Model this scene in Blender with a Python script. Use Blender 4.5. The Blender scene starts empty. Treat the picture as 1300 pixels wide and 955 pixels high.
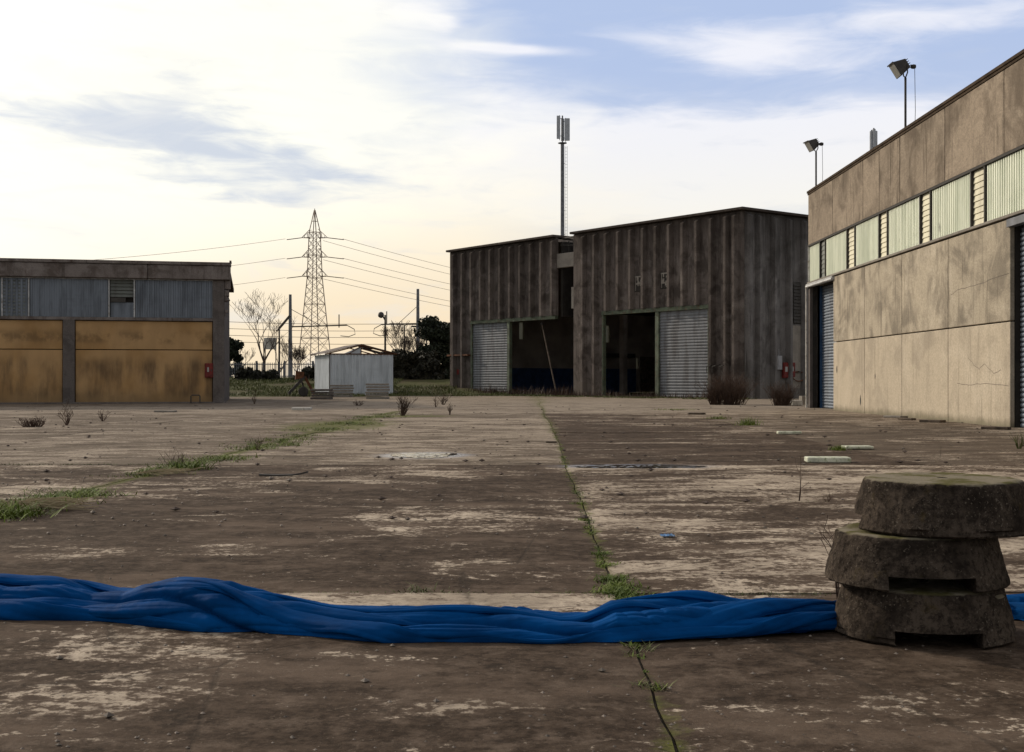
import bpy, math, random
import numpy as np
from mathutils import Vector, Matrix, noise as mn
R = math.radians
rnd = random.Random(7)
S = bpy.context.scene
COL = S.collection
F, CX, HY, H = 1560.0, 662.0, 482.0, 1.15     # lens in pixels, vanishing point, eye height
PI = math.pi

def at(px, py, Y):  return Vector(((px-CX)/F*Y, Y, H-(py-HY)/F*Y))
def gp(px, py):     Y = F*H/(py-HY); return Vector(((px-CX)/F*Y, Y, 0))

# ------------------------------------------------------------------ mesh builder
class MB:
    def __init__(s): s.v = []; s.f = []
    def add(s, vs, fs):
        n = len(s.v); s.v += [tuple(p) for p in vs]; s.f += [tuple(i+n for i in f) for f in fs]; return s
    def box(s, x0, x1, y0, y1, z0, z1, b=0.0):
        if b <= 0:
            vs = [(x0,y0,z0),(x1,y0,z0),(x1,y1,z0),(x0,y1,z0),(x0,y0,z1),(x1,y0,z1),(x1,y1,z1),(x0,y1,z1)]
            return s.add(vs, [(0,3,2,1),(4,5,6,7),(0,1,5,4),(1,2,6,5),(2,3,7,6),(3,0,4,7)])
        # chamfered box: 24 verts
        vs = []; idx = {}
        X = (x0, x1); Y = (y0, y1); Z = (z0, z1)
        for i in (0,1):
            for j in (0,1):
                for k in (0,1):
                    sx = b if i == 0 else -b; sy = b if j == 0 else -b; sz = b if k == 0 else -b
                    for a, p in enumerate(((X[i],Y[j]+sy,Z[k]+sz),(X[i]+sx,Y[j],Z[k]+sz),(X[i]+sx,Y[j]+sy,Z[k]))):
                        idx[(i,j,k,a)] = len(vs); vs.append(p)
        q = lambda *t: tuple(idx[u] for u in t)
        fs = []
        for i in (0,1):
            f = q((i,0,0,0),(i,1,0,0),(i,1,1,0),(i,0,1,0)); fs.append(f if i else f[::-1])
            f = q((0,i,0,1),(1,i,0,1),(1,i,1,1),(0,i,1,1)); fs.append(f if not i else f[::-1])
            f = q((0,0,i,2),(1,0,i,2),(1,1,i,2),(0,1,i,2)); fs.append(f if i else f[::-1])
        for i in (0,1):
            for j in (0,1):
                fs.append(q((i,j,0,0),(i,j,0,1),(i,j,1,1),(i,j,1,0)))
                fs.append(q((i,0,j,0),(i,0,j,2),(i,1,j,2),(i,1,j,0)))
                fs.append(q((0,i,j,1),(0,i,j,2),(1,i,j,2),(1,i,j,1)))
        for i in (0,1):
            for j in (0,1):
                for k in (0,1): fs.append(q((i,j,k,0),(i,j,k,1),(i,j,k,2)))
        return s.add(vs, fs)
    def tube(s, pts, r, n=6, cap=True):
        pts = [Vector(p) for p in pts]
        rs = r if isinstance(r, (list, tuple)) else [r]*len(pts)
        vs = []; fs = []
        for i, p in enumerate(pts):
            d = (pts[min(i+1, len(pts)-1)]-pts[max(i-1, 0)])
            d = d.normalized() if d.length > 1e-9 else Vector((0,0,1))
            up = Vector((0,0,1)) if abs(d.z) < .9 else Vector((1,0,0))
            a = d.cross(up).normalized(); b = d.cross(a)
            for k in range(n):
                t = 2*PI*k/n; vs.append(p+(a*math.cos(t)+b*math.sin(t))*rs[i])
        for i in range(len(pts)-1):
            for k in range(n):
                k2 = (k+1) % n; fs.append((i*n+k, i*n+k2, (i+1)*n+k2, (i+1)*n+k))
        if cap:
            fs.append(tuple(range(n))[::-1]); m = (len(pts)-1)*n; fs.append(tuple(range(m, m+n)))
        return s.add(vs, fs)
    def bar(s, a, b, w, h=None):
        a = Vector(a); b = Vector(b); h = h or w; d = (b-a).normalized()
        up = Vector((0,0,1)) if abs(d.z) < .95 else Vector((0,1,0))
        x = d.cross(up).normalized()*w/2; y = d.cross(x).normalized()*h/2
        vs = [a-x-y, a+x-y, a+x+y, a-x+y, b-x-y, b+x-y, b+x+y, b-x+y]
        return s.add(vs, [(0,3,2,1),(4,5,6,7),(0,1,5,4),(1,2,6,5),(2,3,7,6),(3,0,4,7)])
    def prism(s, poly, z0, z1):          # poly in xy
        n = len(poly)
        vs = [(x,y,z0) for x,y in poly]+[(x,y,z1) for x,y in poly]
        return s.add(vs, [tuple(range(n))[::-1], tuple(range(n,2*n))]+[(i,(i+1)%n,n+(i+1)%n,n+i) for i in range(n)])
    def lathe(s, prof, n=32, c=(0,0,0)):
        vs = []; fs = []
        for r, z in prof:
            for k in range(n):
                t = 2*PI*k/n; vs.append((c[0]+r*math.cos(t), c[1]+r*math.sin(t), c[2]+z))
        for i in range(len(prof)-1):
            for k in range(n):
                k2 = (k+1) % n; fs.append((i*n+k, i*n+k2, (i+1)*n+k2, (i+1)*n+k))
        fs.append(tuple(range(n))[::-1]); m = (len(prof)-1)*n; fs.append(tuple(range(m, m+n)))
        return s.add(vs, fs)
    def extr(s, prof, axis, a, b, origin=(0,0,0)):
        """profile (2D points) swept along axis from a to b; 'z': profile is xy, 'x': profile is yz, 'y': profile is xz"""
        n = len(prof); o = origin
        def mk(p, t):
            if axis == 'z': q = (p[0], p[1], t)
            elif axis == 'x': q = (t, p[0], p[1])
            else: q = (p[0], t, p[1])
            return (q[0]+o[0], q[1]+o[1], q[2]+o[2])
        vs = [mk(p, a) for p in prof]+[mk(p, b) for p in prof]
        return s.add(vs, [tuple(range(n))[::-1], tuple(range(n,2*n))]+[(i,(i+1)%n,n+(i+1)%n,n+i) for i in range(n)])
    def build(s, name, m, parent=None, smooth=False, fix=False):
        me = bpy.data.meshes.new(name); me.from_pydata(s.v, [], s.f); me.update()
        if fix:
            import bmesh
            bm = bmesh.new(); bm.from_mesh(me); bmesh.ops.recalc_face_normals(bm, faces=bm.faces); bm.to_mesh(me); bm.free()
        if smooth: me.shade_smooth()
        o = bpy.data.objects.new(name, me); COL.objects.link(o)
        if m: me.materials.append(m)
        if parent: o.parent = parent
        return o

def each(name, m, parent, boxes, b=0.0):
    for q in boxes: k = MB(); k.box(*q, b); k.build(name, m, parent)
def thing(name, label, cat, loc=(0,0,0), rz=0, group=None):
    o = bpy.data.objects.new(name, None); COL.objects.link(o)
    o.location = loc; o.rotation_euler = (0,0,rz); o.empty_display_size = .2
    return tag(o, label, cat, group)
def tag(o, label, cat, group=None):
    o['label'] = label; o['category'] = cat
    if group: o['group'] = group
    return o
def struct(o): o['kind'] = 'structure'; return o
def stuff(o, label, cat): tag(o, label, cat); o['kind'] = 'stuff'; return o
def dup(root, loc, rz=0, label=None, scale=None):
    kids = [(c, list(c.children)) for c in root.children]
    r = root.copy(); COL.objects.link(r); r.location = loc; r.rotation_euler = (0,0,rz)
    if scale: r.scale = scale
    if label: r['label'] = label
    for c, gs in kids:
        d = c.copy(); COL.objects.link(d); d.parent = r
        for g in gs:
            e = g.copy(); COL.objects.link(e); e.parent = d
    return r

# ------------------------------------------------------------------ node helper
class NT:
    def __init__(s, tree): s.t = tree; s.n = tree.nodes; s.l = tree.links
    def new(s, ty, **k):
        n = s.n.new(ty)
        for a, b in k.items(): setattr(n, a, b)
        return n
    def put(s, sock, v):
        if hasattr(v, 'is_output'): s.l.new(v, sock)
        elif isinstance(v, (tuple, list)):
            sock.default_value = tuple(v) if len(v) == len(sock.default_value) else tuple(v)+(1,)
        else: sock.default_value = v
    def m(s, op, a, b=0.0, c=None, clamp=False):
        n = s.new('ShaderNodeMath', operation=op, use_clamp=clamp); s.put(n.inputs[0], a); s.put(n.inputs[1], b)
        if c is not None: s.put(n.inputs[2], c)
        return n.outputs[0]
    def mul(s,a,b): return s.m('MULTIPLY',a,b)
    def add(s,a,b): return s.m('ADD',a,b)
    def sub(s,a,b): return s.m('SUBTRACT',a,b)
    def sstep(s, x, a, b):
        n = s.new('ShaderNodeMapRange', interpolation_type='SMOOTHSTEP'); s.put(n.inputs[0], x); n.inputs[1].default_value = a; n.inputs[2].default_value = b
        return n.outputs[0]
    def noise(s, vec, scale, detail=5, rough=.55, dist=0.0, dim='3D'):
        n = s.new('ShaderNodeTexNoise', noise_dimensions=dim); s.put(n.inputs['Vector'], vec)
        n.inputs['Scale'].default_value = scale; n.inputs['Detail'].default_value = detail
        n.inputs['Roughness'].default_value = rough; n.inputs['Distortion'].default_value = dist
        return n.outputs['Fac']
    def voro(s, vec, scale, feature='F1', out='Distance'):
        n = s.new('ShaderNodeTexVoronoi', feature=feature); s.put(n.inputs['Vector'], vec); n.inputs['Scale'].default_value = scale
        return n.outputs[out]
    def scale(s, vec, sc, off=(0,0,0)):
        n = s.new('ShaderNodeMapping'); s.put(n.inputs['Vector'], vec); n.inputs['Scale'].default_value = sc; n.inputs['Location'].default_value = off
        return n.outputs[0]
    def mix(s, f, a, b, mode='MIX'):
        n = s.new('ShaderNodeMix', data_type='RGBA', blend_type=mode); s.put(n.inputs[0], f); s.put(n.inputs[6], a); s.put(n.inputs[7], b)
        return n.outputs[2]
    def xyz(s, vec):
        n = s.new('ShaderNodeSeparateXYZ'); s.put(n.inputs[0], vec); return n.outputs
    def comb(s, x, y, z):
        n = s.new('ShaderNodeCombineXYZ'); s.put(n.inputs[0], x); s.put(n.inputs[1], y); s.put(n.inputs[2], z); return n.outputs[0]

def mat(name, rough=.9, spec=.3, metal=0.0):
    m = bpy.data.materials.new(name); m.use_nodes = True
    t = NT(m.node_tree); b = t.n['Principled BSDF']
    b.inputs['Roughness'].default_value = rough; b.inputs['Specular IOR Level'].default_value = spec; b.inputs['Metallic'].default_value = metal
    return m, t, b
def bump(t, b, h, strength=.3, dist=.02):
    n = t.new('ShaderNodeBump'); n.inputs['Strength'].default_value = strength; n.inputs['Distance'].default_value = dist
    t.put(n.inputs['Height'], h); t.l.new(n.outputs[0], b.inputs['Normal'])
def objco(t, rand=True):
    c = t.new('ShaderNodeTexCoord').outputs['Object']
    if rand:
        oi = t.new('ShaderNodeObjectInfo').outputs['Random']
        v = t.new('ShaderNodeVectorMath', operation='ADD'); t.put(v.inputs[0], c)
        t.put(v.inputs[1], t.comb(t.mul(oi, 37.0), t.mul(oi, 61.0), t.mul(oi, 17.0))); return v.outputs[0]
    return c

def plain(name, col, rough=.8, spec=.3, metal=0.0, var=.35, scale=3.0, dirt=None, bmp=.15, bscale=40):
    m, t, b = mat(name, rough, spec, metal)
    c = objco(t)
    n = t.noise(c, scale, 6, .6)
    dk = tuple(x*(1-var) for x in col); lt = tuple(min(1, x*(1+var)) for x in col)
    k = t.mix(t.sstep(n, .3, .7), dk, lt)
    if dirt:
        n2 = t.noise(c, scale*2.7, 8, .7)
        k = t.mix(t.sstep(n2, .5, .68), k, dirt)
    t.l.new(k, b.inputs['Base Color'])
    if bmp: bump(t, b, t.noise(c, bscale, 4, .6), bmp, .01)
    return m

def concrete(name, base, dark, light=None, streak=.5, blotch=.5, patch=1.2, lowdirt=None, rough=.92, topdark=None, rust=None, waves=0, pvar=.06):
    """weathered cast concrete: blotches, run-off streaks below edges, pores"""
    m, t, b = mat(name, rough, .05)
    c = objco(t); oc = t.new('ShaderNodeTexCoord').outputs['Object']; z = t.xyz(oc)[2]
    n1 = t.noise(c, patch, 7, .62, .6)
    k = t.mix(t.mul(t.sstep(n1, .42, .66), blotch), base, dark)
    if light:
        k = t.mix(t.mul(t.sstep(t.noise(c, patch*.8, 6, .6, 1.0), .5, .7), .6), k, light)
    if waves:
        w = t.noise(t.scale(c, (.8,.8,1.3)), .9, 3, .5, 2.2)
        band = t.m('ABSOLUTE', t.sub(t.m('FRACT', t.mul(w, 5.0)), .5))
        k = t.mix(t.mul(t.sstep(band, .12, .45), waves), k, dark)
    s1 = t.noise(t.scale(c, (1,1,.06)), 7.0, 6, .65)
    s2 = t.noise(t.scale(c, (1,1,.18)), 1.4, 4, .6)
    st = t.mul(t.sstep(s1, .48, .72), t.sstep(s2, .4, .62))
    k = t.mix(t.mul(st, streak), k, tuple(x*.55 for x in dark))
    if lowdirt:
        h, col = lowdirt
        ld = t.sub(1.0, t.sstep(t.add(z, t.mul(t.noise(c, 2.0, 5, .65), h)), h*.45, h*1.3))
        k = t.mix(t.mul(ld, .8), k, col)
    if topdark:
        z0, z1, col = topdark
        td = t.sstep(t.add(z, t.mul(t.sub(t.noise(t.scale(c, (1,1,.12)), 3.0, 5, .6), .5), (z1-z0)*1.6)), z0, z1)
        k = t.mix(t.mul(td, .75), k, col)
    if rust:
        k = t.mix(t.mul(t.sstep(t.noise(t.scale(c, (1,1,.3)), 2.2, 8, .7), .56, .7), .7), k, rust)
    fine = t.noise(c, 22, 5, .7)
    k = t.mix(t.sstep(fine, .3, .75), t.mix(.45, k, tuple(x*.6 for x in dark)), k)
    oi = t.new('ShaderNodeObjectInfo').outputs['Random']; g_ = t.add(1.0-pvar, t.mul(oi, 2*pvar)); k = t.mix(1.0, k, t.comb(g_, g_, g_), 'MULTIPLY')
    t.l.new(k, b.inputs['Base Color'])
    bump(t, b, t.add(t.noise(c, 30, 5, .7), t.mul(n1, .6)), .35, .02)
    return m

# ------------------------------------------------------------------ materials
M = {}
M['wall_beige'] = concrete('beige_concrete', (.52,.45,.345), (.22,.19,.15), (.64,.56,.44), streak=.9, blotch=.85, patch=.9, lowdirt=(.35,(.12,.11,.07)))
M['wall_beige_low'] = concrete('beige_concrete_low', (.57,.49,.375), (.35,.30,.235), (.64,.56,.44), streak=.55, blotch=.6, patch=.7, lowdirt=(.35,(.13,.12,.07)))
M['fascia'] = concrete('fascia_concrete', (.39,.32,.245), (.15,.12,.092), (.50,.42,.325), streak=.95, blotch=.9, patch=.55, waves=.22, pvar=.1)
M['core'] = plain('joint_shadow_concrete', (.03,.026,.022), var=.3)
M['coping'] = concrete('coping_metal', (.09,.065,.045), (.04,.03,.022), None, .4, .7, 2)
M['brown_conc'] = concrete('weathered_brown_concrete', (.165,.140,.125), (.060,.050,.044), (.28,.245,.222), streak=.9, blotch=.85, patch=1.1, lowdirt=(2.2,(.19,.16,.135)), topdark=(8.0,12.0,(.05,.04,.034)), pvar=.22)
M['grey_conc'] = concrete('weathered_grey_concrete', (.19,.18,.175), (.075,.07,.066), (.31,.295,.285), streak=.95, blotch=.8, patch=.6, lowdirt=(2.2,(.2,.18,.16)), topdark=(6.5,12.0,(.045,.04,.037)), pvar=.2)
M['dark_int'] = plain('interior_plaster', (.34,.29,.25), var=.3, scale=.5)
M['navy'] = plain('navy_dado', (.03,.06,.15), var=.3, rough=.6)
M['pale_beam'] = concrete('pale_beam_concrete', (.33,.30,.26), (.19,.17,.15), None, .5, .6, 1.5)
M['left_fascia'] = concrete('left_fascia_concrete', (.23,.20,.185), (.10,.08,.07), (.31,.28,.26), streak=.8, blotch=.9, patch=1.0, rust=(.075,.042,.034))
M['left_col'] = concrete('left_column_concrete', (.15,.13,.12), (.08,.07,.065), (.2,.18,.17), streak=.6, blotch=.7, patch=1.5)
M['pale_metal'] = plain('galvanised_trim', (.42,.42,.42), rough=.5, metal=.3, var=.25, dirt=(.2,.17,.14))
M['green_paint'] = plain('green_painted_steel', (.085,.105,.07), rough=.7, var=.4, dirt=(.11,.075,.045), scale=2)
M['blue_paint'] = plain('blue_painted_steel', (.03,.075,.16), rough=.6, var=.3)
M['rust'] = plain('rusty_steel', (.12,.05,.025), rough=.9, var=.5, scale=5)
M['dark_steel'] = plain('dark_steel', (.05,.045,.04), rough=.7, var=.3)
M['pylon_steel'] = plain('pylon_steel', (.26,.20,.16), rough=.7, var=.2)
M['grey_steel'] = plain('grey_steel', (.13,.135,.15), rough=.6, var=.3)
M['red'] = plain('faded_red_paint', (.15,.018,.014), rough=.6, var=.35, dirt=(.08,.02,.015))
M['white'] = plain('dirty_white', (.55,.53,.48), rough=.8, var=.2, dirt=(.25,.22,.17))
M['slab_white'] = plain('pale_concrete_block', (.55,.56,.45), rough=.9, var=.25, scale=6, dirt=(.2,.24,.1))
M['wood'] = plain('weathered_wood', (.10,.075,.055), rough=.9, var=.5, scale=6)
M['bark'] = plain('bark', (.075,.055,.045), rough=.95, var=.4)
M['twig'] = plain('dry_twigs', (.075,.048,.035), rough=.95, var=.4)
M['straw'] = plain('dry_straw', (.32,.26,.16), rough=.95, var=.3)
M['glass'] = plain('lamp_glass', (.3,.3,.28), rough=.15, spec=.6, var=.1, bmp=0)
M['antenna'] = plain('antenna_plastic', (.36,.38,.41), rough=.6, var=.15)
M['box_grey'] = plain('grey_plastic', (.3,.3,.31), rough=.6, var=.15)

def yellow_mat():
    m, t, b = mat('ochre_painted_panel', .85, .08)
    c = objco(t); oc = t.new('ShaderNodeTexCoord').outputs['Object']; z = t.xyz(oc)[2]
    k = t.mix(t.sstep(t.noise(c, .6, 4, .5), .35, .65), (.38,.225,.095), (.47,.295,.14))
    st = t.mul(t.sstep(t.noise(t.scale(c, (1,1,.25)), 1.8, 7, .6), .28, .68), t.sstep(t.noise(t.scale(c, (1,1,.6)), .55, 4, .5), .32, .5))
    hz = t.mul(t.sstep(z, .1, .5), t.sub(1.0, t.sstep(z, 1.8, 2.45)))
    k = t.mix(t.mul(t.mul(st, t.add(.3, hz)), .7), k, (.13,.085,.05))
    up = t.mul(t.sstep(z, 2.7, 3.1), t.sub(1.0, t.sstep(z, 3.2, 3.7)))
    k = t.mix(t.mul(t.mul(up, t.sstep(t.noise(c, 1.1, 6, .6), .45, .62)), .65), k, (.15,.095,.05))
    k = t.mix(t.mul(t.sub(1.0, t.sstep(t.add(z, t.mul(t.noise(c, 1.5, 5, .6), .6)), .3, 1.2)), .6), k, (.13,.095,.055))
    k = t.mix(t.mul(t.sstep(t.noise(t.scale(c, (1,1,.08)), 6, 5, .6), .55, .75), .4), k, (.40,.27,.13))
    t.l.new(k, b.inputs['Base Color']); bump(t, b, t.noise(c, 25, 4, .6), .15, .01)
    return m
M['yellow'] = yellow_mat()

def sheet(name, base, dark, rough=.55, metal=0.0, sheen=0, hs=1.0, rust=.2):
    m, t, b = mat(name, rough, .4, metal)
    c = objco(t); oc = t.new('ShaderNodeTexCoord').outputs['Object']; 
    k = t.mix(t.sstep(t.noise(t.scale(c, (1,1,.15)), 2.5, 6, .6), .4, .7), base, dark)
    k = t.mix(t.mul(t.sstep(t.noise(t.scale(c, (.3,.3,1)), 3.0, 5, .6), .5, .75), .4), k, dark)
    k = t.mix(t.mul(t.sstep(t.noise(c, 3.5, 8, .75), .6, .7), rust), k, (.10,.05,.03))
    t.l.new(k, b.inputs['Base Color'])
    t.l.new(t.add(rough-.12, t.mul(t.noise(c, 3, 4, .6), .25)), b.inputs['Roughness'])
    return m
M['blue_sheet'] = sheet('blue_grey_corrugated_sheet', (.15,.17,.20), (.075,.085,.10), .38, .35)
M['louvre_olive'] = sheet('olive_louvre', (.13,.14,.125), (.085,.085,.075), .6)
M['green_sheet'] = sheet('pale_green_translucent_sheet', (.80,.83,.68), (.60,.64,.50), .5, rust=.08)
M['louvre_cream'] = sheet('cream_louvre', (.70,.66,.48), (.42,.38,.27), .6, rust=.15)
M['shutter'] = sheet('galvanised_shutter', (.17,.18,.195), (.09,.09,.095), .7, .0, rust=.5)
M['shutter_blue'] = sheet('blue_grey_shutter', (.15,.18,.22), (.1,.11,.13), .55, .3, rust=.1)
M['shed_white'] = sheet('white_shed_sheet', (.62,.66,.70), (.44,.47,.50), .6, 0, rust=.2)
M['shed_roof'] = sheet('rusty_roof_sheet', (.13,.09,.07), (.07,.05,.04), .8, 0, rust=.6)

def cone_mat():
    m, t, b = mat('mossy_lichen_concrete', .97, .03)
    c = objco(t)
    n1 = t.noise(c, 5, 8, .68, .3); n2 = t.noise(c, 38, 6, .75); g = t.new('ShaderNodeNewGeometry'); nz = t.xyz(g.outputs['Normal'])[2]
    k = t.mix(t.sstep(n1, .35, .62), (.027,.021,.017), (.092,.072,.056))
    k = t.mix(t.mul(t.sstep(n2, .42, .66), .85), k, (.014,.011,.009))
    k = t.mix(t.mul(t.mul(t.sstep(t.noise(c, 90, 3, .6), .58, .72), .9), t.sstep(t.noise(c, 6, 4, .6), .42, .6)), k, (.20,.17,.135))
    k = t.mix(t.mul(t.sstep(t.noise(c, 7, 6, .7), .56, .7), .5), k, (.075,.055,.02))
    top = t.mul(t.sstep(nz, .75, .97), 1.0)
    tc = t.mix(t.sstep(t.noise(c, 6, 6, .65), .38, .6), (.13,.12,.045), (.30,.26,.19))
    k = t.mix(t.mul(top, .8), k, tc)
    t.l.new(k, b.inputs['Base Color'])
    bump(t, b, t.add(t.mul(n2, 1.0), t.add(t.mul(t.noise(c, 130, 4, .7), .5), t.mul(n1, .6))), .9, .012)
    return m
M['cone'] = cone_mat()

def tarp_mat():
    m, t, b = mat('blue_woven_tarpaulin', .5, .25)
    c = t.new('ShaderNodeTexCoord').outputs['Object']
    n = t.noise(t.scale(c, (.5,1,1)), 6, 6, .6)
    k = t.mix(t.sstep(n, .3, .7), (.0006,.031,.115), (.001,.060,.215))
    k = t.mix(t.mul(t.sstep(t.noise(c, 14, 8, .75), .62, .72), .06), k, (.08,.10,.12))
    t.l.new(k, b.inputs['Base Color'])
    b.inputs['Roughness'].default_value = .7; b.inputs['Specular IOR Level'].default_value = .02
    cr = t.noise(t.scale(c, (1.2,3,3)), 9, 6, .6, 1.2)
    bump(t, b, t.add(cr, t.mul(t.noise(c, 700, 1, .5), .03)), .16, .015)
    return m
M['tarp'] = tarp_mat()
M['film'] = plain('pale_blue_plastic_film', (.10,.22,.40), rough=.35, spec=.4, var=.5, scale=30)

def leaf_mat(name, a, b_):
    m, t, b = mat(name, .7, .25)
    c = t.new('ShaderNodeTexCoord').outputs['Object']
    k = t.mix(t.sstep(t.noise(c, 2.5, 4, .6), .35, .65), a, b_)
    k = t.mix(t.mul(t.noise(c, 40, 2, .5), .5), k, tuple(x*.5 for x in a))
    t.l.new(k, b.inputs['Base Color']); b.inputs['Subsurface Weight'].default_value = 0
    return m
M['evergreen'] = leaf_mat('dark_evergreen_leaves', (.016,.022,.014), (.035,.045,.025))
M['bramble'] = leaf_mat('dark_bramble_leaves', (.025,.024,.018), (.045,.045,.03))
M['grass'] = leaf_mat('grass_blades', (.10,.145,.02), (.20,.25,.04))
M['grass_dull'] = leaf_mat('dull_grass_blades', (.075,.095,.025), (.16,.16,.06))
M['reed'] = leaf_mat('dry_reeds', (.05,.03,.022), (.10,.06,.042))

def yard_mat():
    m, t, b = mat('stained_yard_concrete', .9, .05)
    c = t.new('ShaderNodeTexCoord').outputs['Object']
    att = t.new('ShaderNodeAttribute', attribute_name='yard'); sp = t.new('ShaderNodeSeparateColor'); t.l.new(att.outputs['Color'], sp.inputs[0])
    dirt, moss, wet = sp.outputs[0], sp.outputs[1], sp.outputs[2]; even = att.outputs['Alpha']
    big = t.noise(t.scale(c, (.55,1,1)), .55, 7, .62, .5)
    med = t.noise(t.scale(c, (.6,1,1)), 2.3, 8, .68, .4)
    fine = t.noise(c, 16, 6, .72)
    grit = t.noise(c, 75, 4, .7)
    f = t.add(t.add(t.mul(big, .80), t.mul(med, .9)), t.mul(fine, .7))
    lvl = t.sub(f, 1.20)                                                       # about -.3 .. .3
    x = t.add(t.mul(lvl, 3.3), t.sub(dirt, .5))                                # dirt cover
    cover = t.sstep(x, -.28, .36)
    clean = t.mix(t.sstep(t.noise(c, 1.3, 6, .65), .35, .65), (.34,.28,.215), (.54,.45,.35))
    clean = t.mix(t.mul(t.sstep(t.noise(c, 9, 6, .75), .44, .62), .6), clean, (.17,.135,.105))
    midc = t.mix(t.sstep(med, .35, .62), (.095,.070,.052), (.16,.12,.09))
    dark = t.mix(t.sstep(fine, .35, .66), (.031,.0215,.015), (.080,.057,.041))
    dark = t.mix(t.mul(t.sstep(t.noise(t.scale(c, (.5,1,1)), 1.4, 6, .7), .46, .66), .85), dark, (.135,.098,.072))
    dark = t.mix(t.mul(t.sstep(t.noise(c, 5.5, 7, .75), .48, .66), .7), dark, (.15,.112,.084))
    dark = t.mix(t.mul(t.sstep(t.noise(c, 3.2, 7, .7), .56, .7), .7), dark, (.022,.017,.013))
    k = t.mix(t.sstep(cover, 0, .5), clean, midc)
    k = t.mix(t.sstep(cover, .4, 1.0), k, dark)
    evc = t.mix(t.sstep(big, .3, .7), (.215,.175,.135), (.30,.248,.19)); evc = t.mix(t.mul(t.sstep(t.noise(t.scale(c, (.5,1.2,1)), 1.7, 8, .7), .46, .62), .8), evc, (.10,.077,.057))
    k = t.mix(t.mul(even, .85), k, evc)
    # grit, pale flecks
    k = t.mix(t.mul(t.sstep(grit, .52, .7), .45), k, (.05,.04,.033))
    k = t.mix(t.mul(t.sstep(t.noise(c, 48, 5, .75), .62, .72), .55), k, (.36,.30,.24))
    # cracks
    cr = t.voro(t.scale(c, (.35,.35,.35), (2,1,0)), 1.0, 'DISTANCE_TO_EDGE')
    dist = t.add(cr, t.mul(t.sub(t.noise(c, 5, 5, .6), .5), .02))
    k = t.mix(t.mul(t.sub(1.0, t.sstep(t.m('ABSOLUTE', dist), .001, .005)), .35), k, (.03,.025,.02))
    # moss
    mo = t.sstep(t.add(moss, t.mul(t.sub(t.noise(c, 3, 7, .7), .5), 1.4)), .42, .7)
    mo = t.mul(mo, t.sstep(moss, .02, .15))
    k = t.mix(t.mul(mo, .75), k, t.mix(t.sstep(fine, .4, .6), (.06,.07,.02), (.14,.15,.035)))
    t.l.new(k, b.inputs['Base Color'])
    w = t.sstep(t.add(wet, t.mul(t.sub(med, .5), .6)), .35, .8)
    t.l.new(t.sub(.95, t.mul(w, .75)), b.inputs['Roughness']); t.l.new(t.add(.04, t.mul(w, .45)), b.inputs['Specular IOR Level'])
    bump(t, b, t.add(t.mul(fine, .8), t.add(t.mul(grit, .5), t.mul(t.mul(t.sstep(t.m('ABSOLUTE', dist), 0.0, .006), .4), 1.0))), .5, .012)
    return m
M['yard'] = yard_mat()

def soil_mat():
    m, t, b = mat('soil_and_short_grass', .95, .04)
    c = t.new('ShaderNodeTexCoord').outputs['Object']
    n = t.noise(c, .35, 7, .65); f = t.noise(c, 9, 6, .7)
    y = t.xyz(c)[1]
    g = t.mix(t.sstep(n, .38, .6), (.10,.08,.05), (.085,.09,.035))
    g = t.mix(t.mul(t.sstep(f, .4, .65), .6), g, (.035,.04,.016))
    s = t.mix(t.sstep(f, .35, .65), (.035,.03,.022), (.075,.06,.045))
    k = t.mix(t.sstep(t.add(y, t.mul(t.sub(n, .5), 10)), 72, 78), s, g)
    t.l.new(k, b.inputs['Base Color']); bump(t, b, f, .5, .05)
    return m
M['soil'] = soil_mat()

def water_mat():
    m, t, b = mat('puddle_water', .0, .5)
    b.inputs['Base Color'].default_value = (.05,.042,.036,1); b.inputs['IOR'].default_value = 1.5
    c = t.new('ShaderNodeTexCoord').outputs['Object']
    return m
M['water'] = water_mat()

# ------------------------------------------------------------------ sun, world, camera
SAZ, SEL = -48.0, 24.0
sd = Vector((math.sin(R(SAZ))*math.cos(R(SEL)), math.cos(R(SAZ))*math.cos(R(SEL)), math.sin(R(SEL))))
L = bpy.data.lights.new('sun', 'SUN'); L.energy = 2.6; L.angle = R(3.0); L.color = (1.0,.88,.73)
lo = bpy.data.objects.new('sun', L); COL.objects.link(lo); lo.rotation_euler = sd.to_track_quat('Z', 'Y').to_euler(); lo.location = (-30,30,40)

W = bpy.data.worlds.new('World'); S.world = W; W.use_nodes = True
t = NT(W.node_tree); bg = t.n['Background']
sky = t.new('ShaderNodeTexSky', sky_type='NISHITA'); sky.sun_disc = False
sky.sun_elevation = R(SEL); sky.sun_rotation = R(SAZ); sky.air_density = 1.0; sky.dust_density = 1.6; sky.altitude = 20
d = t.new('ShaderNodeTexCoord').outputs['Generated']
o = t.xyz(d); X, Y, Z = o[0], o[1], o[2]
DEG = 180/PI
az = t.mul(t.m('ARCTAN2', X, Y), DEG); el = t.mul(t.m('ARCSINE', Z), DEG)
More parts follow.
